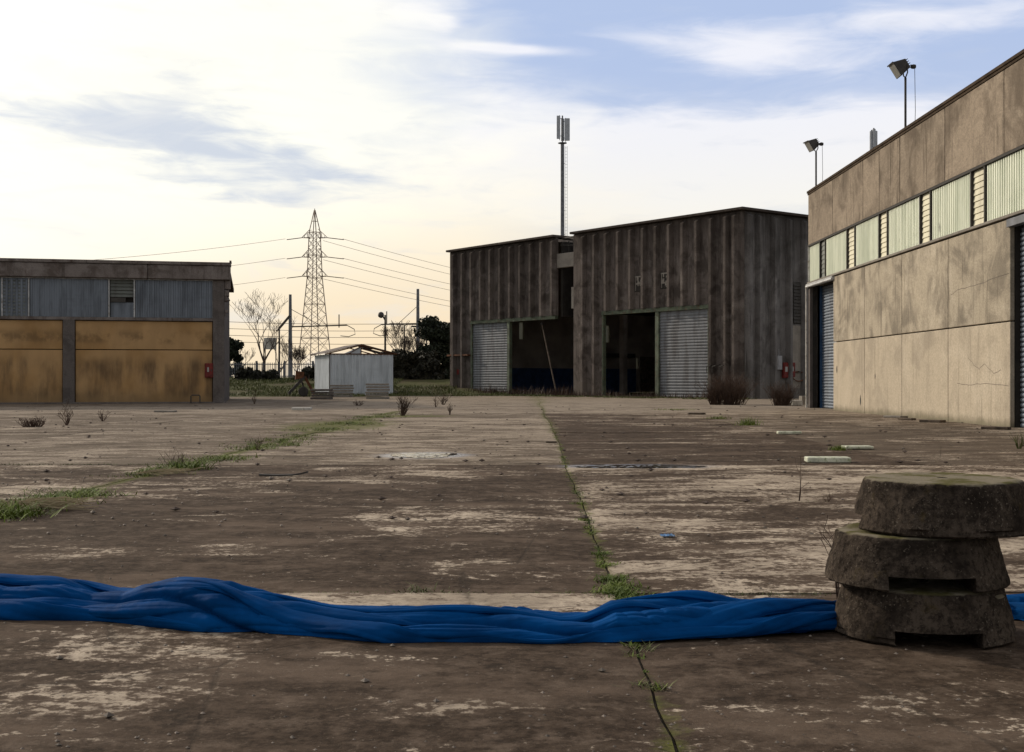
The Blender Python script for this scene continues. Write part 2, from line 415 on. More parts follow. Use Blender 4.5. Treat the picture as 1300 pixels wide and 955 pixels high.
# cloud-sheet coordinates (a layer overhead, seen in perspective) for texture
zz = t.add(t.m('MAXIMUM', Z, 0.0), .10)
cu = t.m('DIVIDE', X, zz); cv = t.m('DIVIDE', Y, zz)
cloudp = t.comb(cu, cv, 3.3)
angp = t.comb(t.mul(az, .06), t.mul(el, .2), 1.7)
n_big = t.noise(angp, 1.3, 3, .5, .3); n_fine = t.noise(angp, 4.2, 5, .52, .6); n_soft = t.noise(angp, 2.2, 3, .45, .3); n_pl = t.noise(cloudp, .55, 4, .6, .5)
wx = t.mul(t.sub(n_big, .5), 1.0); wf = t.mul(t.sub(n_fine, .5), 1.0)
daz = t.add(az, t.add(t.mul(wx, 6.0), t.mul(t.sub(n_soft, .5), 5.0))); delv = t.add(el, t.add(t.mul(wf, 1.6), t.mul(t.sub(n_pl, .5), 1.0)))
def px2a(px, py):
    a = math.atan((px-CX)/F); return math.degrees(a), math.degrees(math.atan((HY-py)/F*math.cos(a)))
def blob(px, py, w, h, rot=0.0, amp=1.0, warp=True):
    """soft patch of cloud at a direction (w, h in photo pixels)"""
    a, e = px2a(px, py); k = 180/PI/F
    u = t.sub(daz if warp else az, a); v = t.sub(delv if warp else el, e)
    c_, s_ = math.cos(R(rot)), math.sin(R(rot))
    u2 = t.mul(t.add(t.mul(u, c_), t.mul(v, s_)), 1/(w*k)); v2 = t.mul(t.sub(t.mul(v, c_), t.mul(u, s_)), 1/(h*k))
    r2 = t.add(t.mul(u2, u2), t.mul(v2, v2))
    return t.mul(t.m('EXPONENT', t.mul(r2, -1.0)), amp)
def total(bl):
    a = bl[0]
    for b_ in bl[1:]: a = t.add(a, b_)
    return a
sk = t.mix(1.0, sky.outputs[0], (.10,.10,.10), 'MULTIPLY')
# clear part: pale blue high right, from the sky model lifted by thin high veil
veil = t.mix(t.sstep(el, 2, 15), (.84,.86,.83), (.44,.57,.86))
sk = t.mix(.75, sk, (.62,.60,.58))
front = t.mul(t.sstep(Y, -.2, .6), t.sub(1.0, t.sstep(el, 22, 60)))
clear = t.mix(t.mul(front, .82), sk, veil)
# cream cloud sheet toward the sun
left = t.sub(1.0, t.sstep(t.add(daz, t.add(t.mul(el, .62), t.mul(wf, 9.0))), -4.5, 13.0))
cream = t.mix(t.sstep(t.add(el, t.mul(t.sub(-12.0, az), .25)), 0.0, 10.5), (1.0,.87,.66), (1.14,1.11,.97))
cloud = total([blob(470,10,110,32,0,1.0), blob(560,28,40,12,0,.6), blob(640,62,80,7,-3,1.0,False), blob(880,180,230,42,0,1.0), blob(740,235,260,62,0,1.1),
               blob(1100,180,130,42,8,1.15), blob(960,62,150,34,-6,.8), blob(1230,15,160,30,0,.8), blob(620,130,90,60,0,.6), blob(960,250,220,40,0,.5)])
n_w = t.noise(t.comb(t.mul(az, .05), t.mul(el, .24), 4.1), 3.4, 7, .6, .7)
cloud = t.sstep(t.sub(t.mul(cloud, .95), t.mul(n_w, 1.05)), -.42, .50)
cloudc = t.mix(t.sstep(el, 3, 14), (1.0,.95,.80), (.90,.91,.98))
k = t.mix(t.m('MINIMUM', cloud, .95), clear, cloudc)
k = t.mix(t.mul(left, t.mul(front, .97)), k, cream)
# peach band at the horizon
hb = t.mul(t.sub(1.0, t.sstep(el, .5, 8.5)), t.mul(t.sstep(az, -24, -6), t.sub(1.0, t.sstep(az, 4, 30))))
k = t.mix(t.mul(hb, t.mul(front, .85)), k, (.96,.77,.52))
# grey-blue underlit clouds inside the bright area
dk = total([blob(80,152,180,30,-4,.85,False), blob(285,194,150,40,-6,1.15,False), blob(240,125,60,46,20,.75,False), blob(440,228,90,16,-6,.7,False), blob(330,250,120,16,-5,.5,False)])
n_d = t.noise(t.comb(t.add(t.mul(az, .07), t.mul(el, .06)), t.mul(el, .30), 8.3), 4.2, 6, .56, .4)
dk = t.sstep(t.sub(t.mul(dk, 1.15), t.mul(n_d, 3.2)), -1.45, .25)
dk = t.mul(dk, 1.05)
k = t.mix(t.m('MINIMUM', t.mul(dk, .8), .9), k, (.56,.63,.76))
k = t.mix(t.mul(t.sstep(t.noise(angp, 2.6, 7, .6, .8), .5, .72), t.mul(left, .42)), k, (.80,.82,.84))
# brighter towards the veiled sun (out of frame, left)
sunv = t.new('ShaderNodeVectorMath', operation='DOT_PRODUCT'); t.put(sunv.inputs[0], d); sunv.inputs[1].default_value = tuple(sd)
gl = t.m('POWER', t.m('MAXIMUM', sunv.outputs['Value'], 0.0), 30.0)
add = t.mix(gl, (0,0,0), (2.2,1.9,1.5))
k = t.mix(1.0, k, add, 'ADD')
t.l.new(k, bg.inputs['Color']); bg.inputs['Strength'].default_value = 1.0

cam = bpy.data.cameras.new('camera'); co = bpy.data.objects.new('camera', cam); COL.objects.link(co); S.camera = co
co.location = (0,0,H); co.rotation_euler = (R(90),0,0)
cam.sensor_width = 36; cam.lens = F/1300*36; cam.shift_x = -12/1300; cam.shift_y = 4.5/1300; cam.clip_end = 3000; cam.clip_start = .05
S.view_settings.view_transform = 'Standard'; S.view_settings.look = 'None'; S.view_settings.exposure = 0; S.view_settings.gamma = 1
S.cycles.max_bounces = 6; S.cycles.diffuse_bounces = 3; S.cycles.glossy_bounces = 3; S.cycles.transmission_bounces = 4; S.cycles.caustics_reflective = False; S.cycles.caustics_refractive = False

# ------------------------------------------------------------------ ground
def terrain(x, y):
    h = -.016
    if y > 86:
        k = min(1, (y-86)/22); k = k*k*(3-2*k)
        side = 1-min(1, max(0, (x+3)/4)); h += 1.22*k*side
        if y > 112: h += 0
    return h
mb = MB(); xs = [-900,-400,-200,-100,-60]+[ -50+2*i for i in range(60)]+[80,120,200,400,900]
ys = [-60,-20,0,20,40,60,72]+[80+1.5*i for i in range(24)]+[118,125,150,200,300,500,900,1600]
for y in ys:
    for x in xs:
        nz = 0 if y < 84 else .10*mn.noise(Vector((x*.4, y*.4, 0)))
        mb.v.append((x, y, terrain(x,y)+nz))
nx = len(xs)
for j in range(len(ys)-1):
    for i in range(nx-1): mb.f.append((j*nx+i, j*nx+i+1, (j+1)*nx+i+1, (j+1)*nx+i))
struct(mb.build('ground', M['soil'], smooth=True))

# the yard: 5 m slabs, open joints between
XJ = [-54.5+5*i for i in range(19)]; YJ = [-3.36+5*i for i in range(18)]   # -4.5, .5, 5.5 ...; 1.64, 6.64, 11.64, 16.64 ...
def jx(x, y):                         # the long joints wander a little
    return x+.10*mn.noise(Vector((x*.7, y*.12, 5)))+.02*mn.noise(Vector((x, y*1.3, 8)))+.008*mn.noise(Vector((x, y*5, 9)))+ (0 if abs(x-.5) > .1 else .0075*(y-6))
DIRT = {(0,1):.62,(0,2):.90,(0,3):.82,(0,4):.50,(0,5):.44,(0,6):.38,(0,7):.34,
        (1,1):.86,(1,2):.58,(1,3):.42,(1,4):.98,(1,5):.95,(1,6):.86,(1,7):.8,(1,8):.68,
        (2,1):.7,(2,2):.60,(2,3):.42,(2,4):.88,(2,5):.82,(2,6):.74,(2,7):.66,
        (3,3):.6,(3,4):.75,(3,5):.75,(3,6):.6,
        (-1,2):.8,(-1,3):.62,(-1,4):.55,(-1,5):.62,(-1,6):.6,(-2,4):.6,(-2,5):.7,(-2,6):.65,(-1,1):.7,(-1,0):.7}
PUD = [(-1.48,18.75,.58,.7),(1.5,16.35,.85,.35)]
def yard_attr(ci, ri, x, y):
    dv = DIRT.get((ci, ri))
    if dv is None:
        dv = .62+.14*mn.noise(Vector((ci*3.3, ri*1.7, 9)))
        if y > 41: dv = .34+.12*mn.noise(Vector((ci*3.3, ri*1.7, 9)))
        if ci < -1 and y > 52: dv = .75
    # near foreground: scuffed pale areas
    if ri <= 1:
        if ci <= 0:
            dv += .35*math.exp(-((x-.0)**2*.2+(y-5.2)**2*8))*-0 
            if y > 5.6: dv -= .55*math.exp(-((y-6.4)/.5)**2)*(1 if x > -1.8 else .3)
            dv += .25*(1 if y < 5.3 and x > -1.2 else 0)
            dv -= .30*math.exp(-((x+2.0)/.9)**2-((y-5.15)/.22)**2)
        dv += .08
    moss = 0
    # green strip in the joint x=-4.5 and patches farther on
    dl = abs(x+4.5)
    if 9.5 < y < 45: moss = max(moss, .8-dl/(.30+.010*y))
    if 24 < y < 42: moss = max(moss, .85*math.exp(-((x+4.6)/1.9)**2-((y-31)/5.)**2*.8))
    if 35 < y < 42: moss = max(moss, .8*math.exp(-((x+3.6)/2.2)**2-((y-38.5)/1.6)**2))
    moss = max(moss, (.62-abs(x-jx(.5,y))/.07*.5) if abs(x-.5) < .6 else 0)
    moss = max(moss, .5*math.exp(-((x-5.8)/.8)**2-((y-33)/2.0)**2))
    if y > 60: moss = max(moss, .25)
    moss = max(moss, .4*math.exp(-((y-6.64)/.06)**2))
    wet = 0
    for (px_, py_, rx, ry) in PUD: wet = max(wet, math.exp(-((x-px_)/(rx*1.6))**2-((y-py_)/(ry*1.6))**2))
    ev = 0
    if ri >= 4 and ci in (0,-1,-2,-3): ev = .48 if ri < 9 else .62
    if ri >= 9: ev = .66
    if ci >= 2 and ri >= 4: ev = max(ev, .30)
    if ri >= 9 and 0 < ci < 2 and y < 46: ev = .5
    return (min(1.2, max(0, dv)), max(0, moss), wet, ev)
mb = MB(); cols = []
for ri_, y0 in enumerate(YJ):
    y1 = y0+5
    for ci_, x0 in enumerate(XJ):
        x1 = x0+5; ci = round((x0+4.5)/5); ri = round((y0-1.64)/5)+1
        if y0 > 56 and x1 < -6 and x0 > -60 and y0 > 81: continue
        near = y0 < 22 and -15 < x0 < 12
        n = 26 if near else (10 if y0 < 50 and -25 < x0 < 15 else 4)
        tl = [rnd.uniform(-.006,.006) for _ in range(4)]
        st = len(mb.v)
        for j in range(n+1):
            for i in range(n+1):
                u, v = i/n, j/n
                y = y0+.008+v*(5-.016)
                xa, xb = jx(x0,y)+.007, jx(x1,y)-.007
                x = xa+(xb-xa)*u
                z = (tl[0]*(1-u)+tl[1]*u)*(1-v)+(tl[2]*(1-u)+tl[3]*u)*v + .006*mn.noise(Vector((x*.6,y*.6,1)))
                e = min(u, 1-u, v, 1-v)*5
                if near and e < .001:
                    z -= .006; rr = .012*mn.noise(Vector((x*4, y*4, 2)))+.006*mn.noise(Vector((x*19, y*19, 2)))
                    x += rr; y += rr
                for (px_, py_, rx, ry) in PUD:
                    wq = min(1, 2.2*math.exp(-((x-px_)/rx)**2*.7-((y-py_)/ry)**2*.7)); z = z*(1-wq)-.007*wq
                mb.v.append((x, y, z)); cols.append(yard_attr(ci, ri, x, y))
        for j in range(n):
            for i in range(n): a = st+j*(n+1)+i; mb.f.append((a, a+1, a+n+2, a+n+1))
        # slab edges going down
        ring = [st+i for i in range(n+1)]+[st+j*(n+1)+n for j in range(1,n+1)]+[st+n*(n+1)+i for i in range(n-1,-1,-1)]+[st+j*(n+1) for j in range(n-1,0,-1)]
        b0 = len(mb.v)
        for r_ in ring:
            x, y, z = mb.v[r_]; mb.v.append((x, y, -.1)); cols.append((1.2,.2,0,1))
        for q in range(len(ring)):
            q2 = (q+1) % len(ring); mb.f.append((ring[q2], ring[q], b0+q, b0+q2))
yd = struct(mb.build('concrete_yard', M['yard']))
ca = yd.data.color_attributes.new('yard', 'FLOAT_COLOR', 'POINT')
ca.data.foreach_set('color', np.array(cols, dtype=np.float32).ravel())

# puddles
def puddle(cx, cy, rx, ry, z, label, seed):
    mb = MB(); n = 150; m_ = 46; vs = [(cx, cy, z)]
    for q_ in range(1, m_+1):
        for k in range(n):
            a = 2*PI*k/n; q = 1+.42*mn.noise(Vector((math.cos(a)*1.6+seed, math.sin(a)*1.6, seed)))+.12*mn.noise(Vector((math.cos(a)*6+seed, math.sin(a)*6, seed)))
            x, y = cx+rx*q*math.cos(a)*q_/m_, cy+ry*q*math.sin(a)*q_/m_
            vs.append((x, y, z+.0026*mn.noise(Vector((x*13, y*22, seed)))))
    fs = [(0, 1+k, 1+(k+1) % n) for k in range(n)]
    for q_ in range(m_-1):
        for k in range(n): a = 1+q_*n; k2 = (k+1) % n; fs.append((a+k, a+n+k, a+n+k2, a+k2))
    mb.add(vs, fs)
    p = struct(mb.build('puddle', M['water'], smooth=True)); p['label'] = label
puddle(-1.50, 18.75, .52, .62, .0, 'bright shallow puddle reflecting the sky in the middle slab', 3)
puddle(1.5, 16.3, .85, .33, .0, 'dark edged puddle right of the overgrown joint', 8)

# ------------------------------------------------------------------ right warehouse (beige)
XR = 11.7
def yr(px): return F*XR/(px-CX)
rb = thing('warehouse', 'beige concrete panel warehouse with pale green window band, at the right', 'warehouse', (XR, 50.14, 0), R(-90))
# local frame: +x runs toward the camera (world -Y), +y is away from the yard (world +X), outside face y=0
def lx(Yw): return 50.14-Yw
ZT, ZF, ZS, ZP, ZM = 8.83, 6.6, 5.13, 5.02, 2.55
END = lx(4.0)
core = MB(); D1a, D1b = lx(49.85), lx(46.1); D2a, D2b = lx(29.4), lx(24.4)
def corebox(a, b, z0, z1): core.box(a, b, .12, .3, z0, z1)
corebox(0, END, ZP-.05, ZT-.12); corebox(D1b, D2a, 0, ZP-.05); corebox(D2b, END, 0, ZP-.05); corebox(0, D1a, 0, ZP-.05)
core.build('wall_core', M['core'], rb)
mb = MB(); mb.box(.02, END, .3, 22, ZT-.35, ZT-.14); mb.build('roof', M['coping'], rb)
mb = MB(); mb.box(.0, .3, .3, 22, 0, ZT-.36); mb.build('end_wall', M['wall_beige'], rb)
mb = MB(); mb.box(.3, END, 21.7, 22, 0, ZT-.36); mb.build('end_wall', M['wall_beige'], rb)
mb = MB(); mb.box(-.06, END, -.05, .34, ZT-.09, ZT, .01); mb.box(-.04, END, -.02, .11, ZT-.16, ZT-.1); mb.build('coping', M['coping'], rb)
jf = [50.14,46.2,42.1,40.2,38.0,33.96,29.8,25.7,21.6,17.5,13.4,9.3,4.0]
for a, b in zip(jf[:-1], jf[1:]):
    mb = MB(); mb.box(lx(a)+.018, lx(b)-.018, 0, .11, ZF+.03, ZT-.17, .012); mb.build('fascia_panel', M['fascia'], rb)
jp = [46.1,41.9,37.8,33.7,29.4]+[24.4,20.2,16,11.8,7.6,4.0]
for a, b in zip(jp[:-1], jp[1:]):
    if a == 29.4: continue
    mb = MB(); mb.box(lx(a)+.016, lx(b)-.016, 0, .11, ZM+.016, ZP-.02, .012); mb.build('wall_panel', M['wall_beige'], rb)
    mb = MB(); mb.box(lx(a)+.016, lx(b)-.016, 0, .11, -.03, ZM-.016, .012); mb.build('wall_panel', M['wall_beige_low'], rb)
# reveals of the two door bays
each('corner_pillar', M['left_col'], rb, [(0,.30,0,.115,0,ZP-.06,),(0,.30,.301,.62,0,ZP-.06)])
each('door_reveal', M['left_col'], rb, [(D1b, D1b+.1, .3, .62, 0, ZP-.06), (D2a-.1, D2a-.005, .301, .36, 0, ZP-.06), (D2b+.005, D2b+.1, .301, .36, 0, ZP-.06)])
mb = MB(); mb.box(-.02, END, -.05, .11, ZS-.09, ZS-.02, .006); mb.build('window_sill', M['pale_beam'], rb)
mb = MB(); mb.box(.0, END, -.02, .10, ZF-.045, ZF+.025); mb.build('window_head', M['core'], rb)
# window band
def corr_x(a, b, y, amp, pitch, z0, z1, th=.012):
    """corrugated sheet running along x, outward = -y"""
    mb = MB(); p = []; x = a; k = 0
    while x < b-1e-4:
        for dx, dy in ((0,0),(.42,0),(.5,-amp),(.92,-amp),(1.0,0)):
            xx = min(b, x+dx*pitch)
            if not p or xx > p[-1][0]+1e-5: p.append((xx, y+dy))
        x += pitch
    q = [(xx, yy+th) for xx, yy in reversed(p)]
    # strips of quads instead of one n-gon
    n = len(p); vs = [(xx,yy,z0) for xx,yy in p]+[(xx,yy,z1) for xx,yy in p]
    mb.add(vs, [(i, i+1, n+i+1, n+i) for i in range(n-1)])
    vs = [(xx,yy+th,z0) for xx,yy in p]+[(xx,yy+th,z1) for xx,yy in p]
    mb.add(vs, [(i, n+i, n+i+1, i+1) for i in range(n-1)])
    mb.add([(p[0][0],p[0][1],z0),(p[0][0],p[0][1]+th,z0),(p[0][0],p[0][1]+th,z1),(p[0][0],p[0][1],z1)], [(0,1,2,3)])
    return mb
def louvre_x(a, b, y, z0, z1, n, dep=.09):
    mb = MB(); h = (z1-z0)/n
    for k in range(n):
        z = z0+k*h
        mb.add([(a,y-dep*.5,z+.01),(b,y-dep*.5,z+.01),(b,y+dep*.3,z+h+.012),(a,y+dep*.3,z+h+.012),(a,y-dep*.5+.012,z),(b,y-dep*.5+.012,z),(b,y+dep*.3+.012,z+h),(a,y+dep*.3+.012,z+h)],
               [(0,1,2,3),(7,6,5,4),(0,4,5,1),(3,2,6,7),(0,3,7,4),(1,5,6,2)])
    return mb
lou = [(48.2,47.4),(44.2,43.2),(40.25,39.35),(36.1,35.2),(32.0,31.07),(27.9,26.95),(23.8,22.85),(19.7,18.75),(15.6,14.65),(11.5,10.55),(7.4,6.45)]
prev = 50.1
for i, (a, b) in enumerate(lou):
    w = corr_x(lx(prev)+.05, lx(a)-.04, .06, .028, .145, ZS-.01, ZF-.06).build('window_panel', M['green_sheet'], rb)
    l_ = louvre_x(lx(a)+.04, lx(b)-.04, .07, ZS-.01, ZF-.06, 9 if i else 8, .035)
    l_.build('louvre', M['louvre_cream'] if i else M['louvre_olive'], rb)
    each('window_frame', M['dark_steel'], rb, [(lx(a)-.035, lx(a)+.035, -.01, .1, ZS-.015, ZF-.05), (lx(b)-.035, lx(b)+.02, .0, .1, ZS-.015, ZF-.05)])
    prev = b
mb = MB(); mb.box(0, .045, -.01, .1, ZS-.015, ZF-.05); mb.build('window_frame', M['pale_metal'], rb)
def shutter_x(a, b, y, z0, z1, pitch=.12):
    mb = MB(); n = int((z1-z0)/pitch); p = []
    for k in range(n):
        z = z0+k*pitch
        for dz, dy in ((0,.012),(.12,0),(.3,-.022),(.6,-.026),(.85,-.01),(.97,.012)): p.append((y+dy, z+dz*pitch))
    p.append((y, z1)); m = len(p)
    mb.add([(a,)+q for q in p]+[(b,)+q for q in p], [(i, m+i, m+i+1, i+1) for i in range(m-1)])
    mb.add([(a,y+.05,z0),(b,y+.05,z0),(b,y+.05,z1),(a,y+.05,z1)], [(3,2,1,0)])
    return mb
shutter_x(D1a+.1, D1b, .5, 0, ZP-.1).build('roller_shutter', M['shutter_blue'], rb)
mb = MB(); mb.box(D1a+.005, D1a+.10, .40, .52, 0, ZP-.1); mb.build('door_frame', M['blue_paint'], rb)
shutter_x(D2a+.05, D2b-.05, .24, 0, ZP-.25).build('roller_shutter', M['shutter_blue'], rb)
mb = MB(); mb.box(D2a-.1, D2b+.1, -.06, .12, ZP-.22, ZP-.03, .008); mb.build('door_header', M['grey_steel'], rb)
mb = MB(); mb.box(-.02, D1b+.12, -.10, .1, ZP-.12, ZP+.01, .01); mb.tube([(-.02,-.08,ZP-.1),(D1b+.1,-.08,ZP-.1)], .045, 8); mb.build('door_header', M['pale_metal'], rb)
mb = MB(); mb.tube([(-.06,-.06,0),(-.06,-.06,ZP)], .04, 8); mb.build('downpipe', M['white'], rb)
# holes and scars
def scar(xa, z, w, h, seed, name='hole', depth=-.004, m=None):
    mb = MB(); n = 14; pts = []
    for k in range(n):
        a = 2*PI*k/n; q = 1+.5*mn.noise(Vector((math.cos(a)*2+seed, math.sin(a)*2, seed)))
        pts.append((xa+w*q*math.cos(a), z+h*q*math.sin(a)))
    mb.add([(x, depth, zz_) for x, zz_ in pts]+[(x, .004, zz_) for x, zz_ in pts], [tuple(range(n))]+[(k,n+k,n+(k+1)%n,(k+1)%n) for k in range(n)])
    mb.build(name, m or M['core'], rb)
def wallpt(px, py): Yw = yr(px); return lx(Yw), H-(py-HY)/F*Yw
for (px, py, w, h, sdv) in ((1062.5,469,.07,.13,1),(1092.5,508,.07,.17,2),(1111,478,.04,.09,3),(1192.3,289.5,.02,.12,5)):
    xa, z = wallpt(px, py); scar(xa, z, w, h, sdv)
for pts in ([(1229,454),(1236,463),(1243,469),(1250,462),(1254,467),(1262,474),(1271,470)], [(1207,375-0),(1216,368),(1228,365),(1246,360),(1262,353),(1281,348)], [(1215,487),(1230,489),(1250,487),(1281,490)]):
    mb = MB(); P = [wallpt(*p) for p in pts]
    for (a, z1_), (b, z2_) in zip(P[:-1], P[1:]):
        for q in range(4):
            u0, u1 = q/4, (q+1)/4; j0 = .03*mn.noise(Vector((a+u0*3, z1_*5, 3))); j1 = .03*mn.noise(Vector((a+u1*3, z1_*5, 3)))
            A = (a+(b-a)*u0, -.003, z1_+(z2_-z1_)*u0+j0); B = (a+(b-a)*u1, -.003, z1_+(z2_-z1_)*u1+j1)
            mb.add([(A[0],-.003,A[2]-.005),(B[0],-.003,B[2]-.005),(B[0],-.003,B[2]+.005),(A[0],-.003,A[2]+.005)], [(0,1,2,3)])
    mb.build('crack', M['left_col'], rb)

# ------------------------------------------------------------------ rear warehouse (brown ribbed)
BA = math.atan2(.611, .7915)
bb = thing('warehouse', 'derelict brown ribbed concrete warehouse with two tall open bays, behind the yard', 'warehouse', (13.14, 73.2, 0), BA)
BT = 11.24; LIN = 5.5
def rib(mb, u, z0, z1, face, d=.34, wb=.36, wt=.20, ch=True):
    """rib on the west face (x=0, out = -x) at y=u, or on the south face (y=0, out = -y) at x=u"""
    prof = [(u-wb/2, 0), (u-wt/2, -d), (u+wt/2, -d), (u+wb/2, 0)]
    c = .22 if ch else 0
    def mk(p, z): return (p[1], p[0], z) if face == 'w' else (p[0], p[1], z)
    vs = [mk(p, z0) for p in prof]+[mk(prof[0], z1), mk(prof[1], z1-c), mk(prof[2], z1-c), mk(prof[3], z1)]
    mb.add(vs, [(0,1,5,4),(1,2,6,5),(2,3,7,6),(4,5,6,7),(3,2,1,0)])
def west_panel(a, b, z0, z1, ribs):
    mb = MB(); mb.box(0, .22, a+.006, b-.006, z0, z1)
    for r_ in ribs:
        if a+.1 < r_ < b-.1: rib(mb, r_, z0, z1-.10, 'w')
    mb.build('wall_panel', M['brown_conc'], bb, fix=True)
ribsR = [.42]+[1.13+1.2*k for k in range(12)]
cuts = [0.0,1.73,2.64,4.13,6.53,8.93,11.33,12.53,13.73,15.58]
for a, b in zip(cuts[:-1], cuts[1:]):
    lo_ = LIN+.26 if 2.6 <= a < 12.5 else 0
    west_panel(a, b, lo_, BT-.02, ribsR)
ribsL = [17.66+1.235*k for k in range(11)]
cuts = [17.5,19.5,21.97,24.44,26.9,27.9,29.4,30.8]
for a, b in zip(cuts[:-1], cuts[1:]):
    lo_ = LIN+.2 if a < 27.8 else 0
    west_panel(a, b, lo_, BT-.02, ribsL)
# south face
cutsS = [.23,2.1,3.4,4.8,6.2]+[6.2+2.4*k for k in range(1,10)]
ribsS = [.48,1.32,2.67,4.1,5.5,6.9]+[8.1+1.2*k for k in range(16)]
for a, b in zip(cutsS[:-1], cutsS[1:]):
    mb = MB(); mb.box(a+.006, b-.006, 0, .22, 0, BT-.02)
    for r_ in ribsS:
        if a+.05 < r_ < b-.05: rib(mb, r_, 0, BT-.10, 's')
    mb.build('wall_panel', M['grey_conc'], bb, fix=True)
DX, DY = 25.0, 30.8
mb = MB(); mb.box(.0,.0+.22, 0, .0, 0, 0) if False else None
each('coping', M['brown_conc'], bb, [(-.34, DX, -.34, 15.62, BT+.003, BT+.16), (-.34, DX, 17.46, DY+.1, BT+.003, BT+.16)], .02)
each('roof', M['dark_int'], bb, [(.3, DX, .3, 15.5, BT-.3, BT-.12), (.3, DX, 17.6, DY, BT-.3, BT-.12), (2.5, DX, 15.51, 17.59, 9.9, 10.1)])
# far walls with slits of daylight
def north_wall():
    holes = [(6.95,7.45,4.5,5.9),(16.4,17.0,4.4,5.9),(20.15,20.45,2.1,3.1)]
    mb = MB(); xs_ = [0.23]
    for h_ in holes: xs_ += [h_[0], h_[1]]
    xs_.append(DX)
    for i in range(len(xs_)-1):
        if i % 2 == 0: mb.box(xs_[i], xs_[i+1], DY, DY+.25, 0, BT-.02)
        else:
            h_ = holes[i//2]; mb.box(xs_[i], xs_[i+1], DY, DY+.25, 0, h_[2]); mb.box(xs_[i], xs_[i+1], DY, DY+.25, h_[3], BT-.02)
    mb.build('back_wall', M['dark_int'], bb)
north_wall()
mt_, t_, b_ = mat('dirty_window_glass', .6, .4); b_.inputs['Base Color'].default_value = (.30,.30,.25,1); b_.inputs['Transmission Weight'].default_value = .6; M['dirty_glass'] = mt_
each('window_pane', mt_, bb, [(6.95,7.45,DY+.1,DY+.12,4.5,5.9),(16.4,17.0,DY+.1,DY+.12,4.4,5.9),(20.15,20.45,DY+.1,DY+.12,2.1,3.1)])
mb = MB(); mb.box(DX, DX+.25, 0, DY+.25, 0, BT-.02); mb.build('back_wall', M['dark_int'], bb)
each('painted_dado', M['navy'], bb, [(.25, 20.1, DY-.02, DY-.003, 0, 2.1), (DX-.02, DX-.003, .3, DY-.05, 0, 2.1)])
mb = MB(); mb.box(20.6, 22.4, DY-.12, DY-.004, 0, 3.2, .02); mb.build('inner_door', M['wood'], bb)
mb = MB(); mb.box(13, 19.8, DY-.25, DY-.1, 3.1, 3.45); mb.build('inner_beam', M['dark_steel'], bb)
each('inner_column', M['dark_int'], bb, [(11.0, 11.45, yy, yy+.45, 0, BT-.31) for yy in (5.0, 11.5, 22.5)])
# frames of the openings
mb = MB(); mb.box(-.10, .2, 2.64, 12.53, LIN, LIN+.25, .01); mb.build('lintel', M['green_paint'], bb)
mb = MB(); mb.box(-.06, .2, 7.05, 7.38, 0, LIN-.003, .01); mb.build('door_post', M['green_paint'], bb)
each('door_post', M['green_paint'], bb, [(-.05, .2, 12.40, 12.53, 0, LIN-.003), (-.05,.2,2.645,2.76,0,LIN-.003)])
mb = MB(); mb.box(-.10, .2, 17.5, 27.9, LIN-.06, LIN+.19, .01); mb.build('lintel', M['green_paint'], bb)
mb = MB(); mb.box(-.06, .2, 22.9, 23.2, 0, LIN-.063, .01); mb.build('door_post', M['green_paint'], bb)
mb = MB(); mb.box(-.05, .2, 27.72, 27.9, 0, LIN-.063); mb.build('door_post', M['green_paint'], bb)
def shutter_y(a, b, x, z0, z1, pitch=.19):
    q = shutter_x(a, b, x, z0, z1, pitch); q.v = [(y, x_, z) for x_, y, z in q.v]; q.f = [f[::-1] for f in q.f]; return q
shutter_y(2.76, 7.05, .08, .0, LIN-.01).build('roller_shutter', M['shutter'], bb)
shutter_y(23.2, 27.72, .08, .0, LIN-.07).build('roller_shutter', M['shutter'], bb)
# gap between the wings: pale beam, broken joists, side piers
mb = MB(); mb.box(.05, .42, 15.585, 17.49, 9.05, 10.05, .02); mb.build('beam', M['pale_beam'], bb)
each('inner_wall', M['core'], bb, [(.43, 2.4, 17.25, 17.49, LIN+.1, BT-.31), (.43, 25, 15.34, 15.5, 5.8, BT-.31)])  # near-black colour on these walls stands in for shade inside the gap
mb = MB()
for k in range(5): mb.bar((.2+.5*k, 15.6, BT-.1-.1*k), (.5+.5*k, 17.45, BT-.05), .09)
mb.bar((.3,15.7,BT-.7),(.3,17.4,BT-.55),.05); mb.bar((.6,16.2,10.02),(.6,16.3,BT-.2),.06); mb.bar((.7,16.9,10.02),(.6,16.8,BT-.3),.05); mb.build('broken_joists', M['dark_steel'], bb)
mb = MB(); mb.box(.02,.1, 15.585, 15.85, 6.1, 7.6, .01); mb.build('panel', M['pale_beam'], bb)
mb = MB(); mb.box(-.02, -.003, 29.5, 29.95, 1.55, 1.95); mb.build('faded_sign', M['red'], bb)
mb = MB(); mb.box(-.31, .0, 27.95, 30.82, 3.0, 3.12); mb.build('rusty_strap', M['rust'], bb)
# two broken ventilation openings high on the wall
for (u0, u1, z0, z1) in ((8.5,9.25,6.95,7.9),(6.02,6.82,7.0,7.95)):
    mb = MB(); mb.box(-.05, -.003, u0-.06, u1+.06, z0-.06, z1+.06, .008); fr = mb.build('vent', M['core'], bb)
    mb = MB()
    mb.box(-.06,-.051,u0-.02,u1+.02,z1-.07,z1+.02)
    for _ in range(12):
        a = rnd.uniform(u0, u1-.18); z = rnd.uniform(z0, z1-.2); mb.box(-.075-rnd.random()*.01, -.051, a, a+rnd.uniform(.08,.2), z, z+rnd.uniform(.08,.26))
    mb.box(-.06,-.051,u0-.02,u0+.05,z0,z1); mb.box(-.062,-.051,u1-.08,u1-.02,z0,z1)
    mb.build('broken_pane', M['pale_beam'], fr)
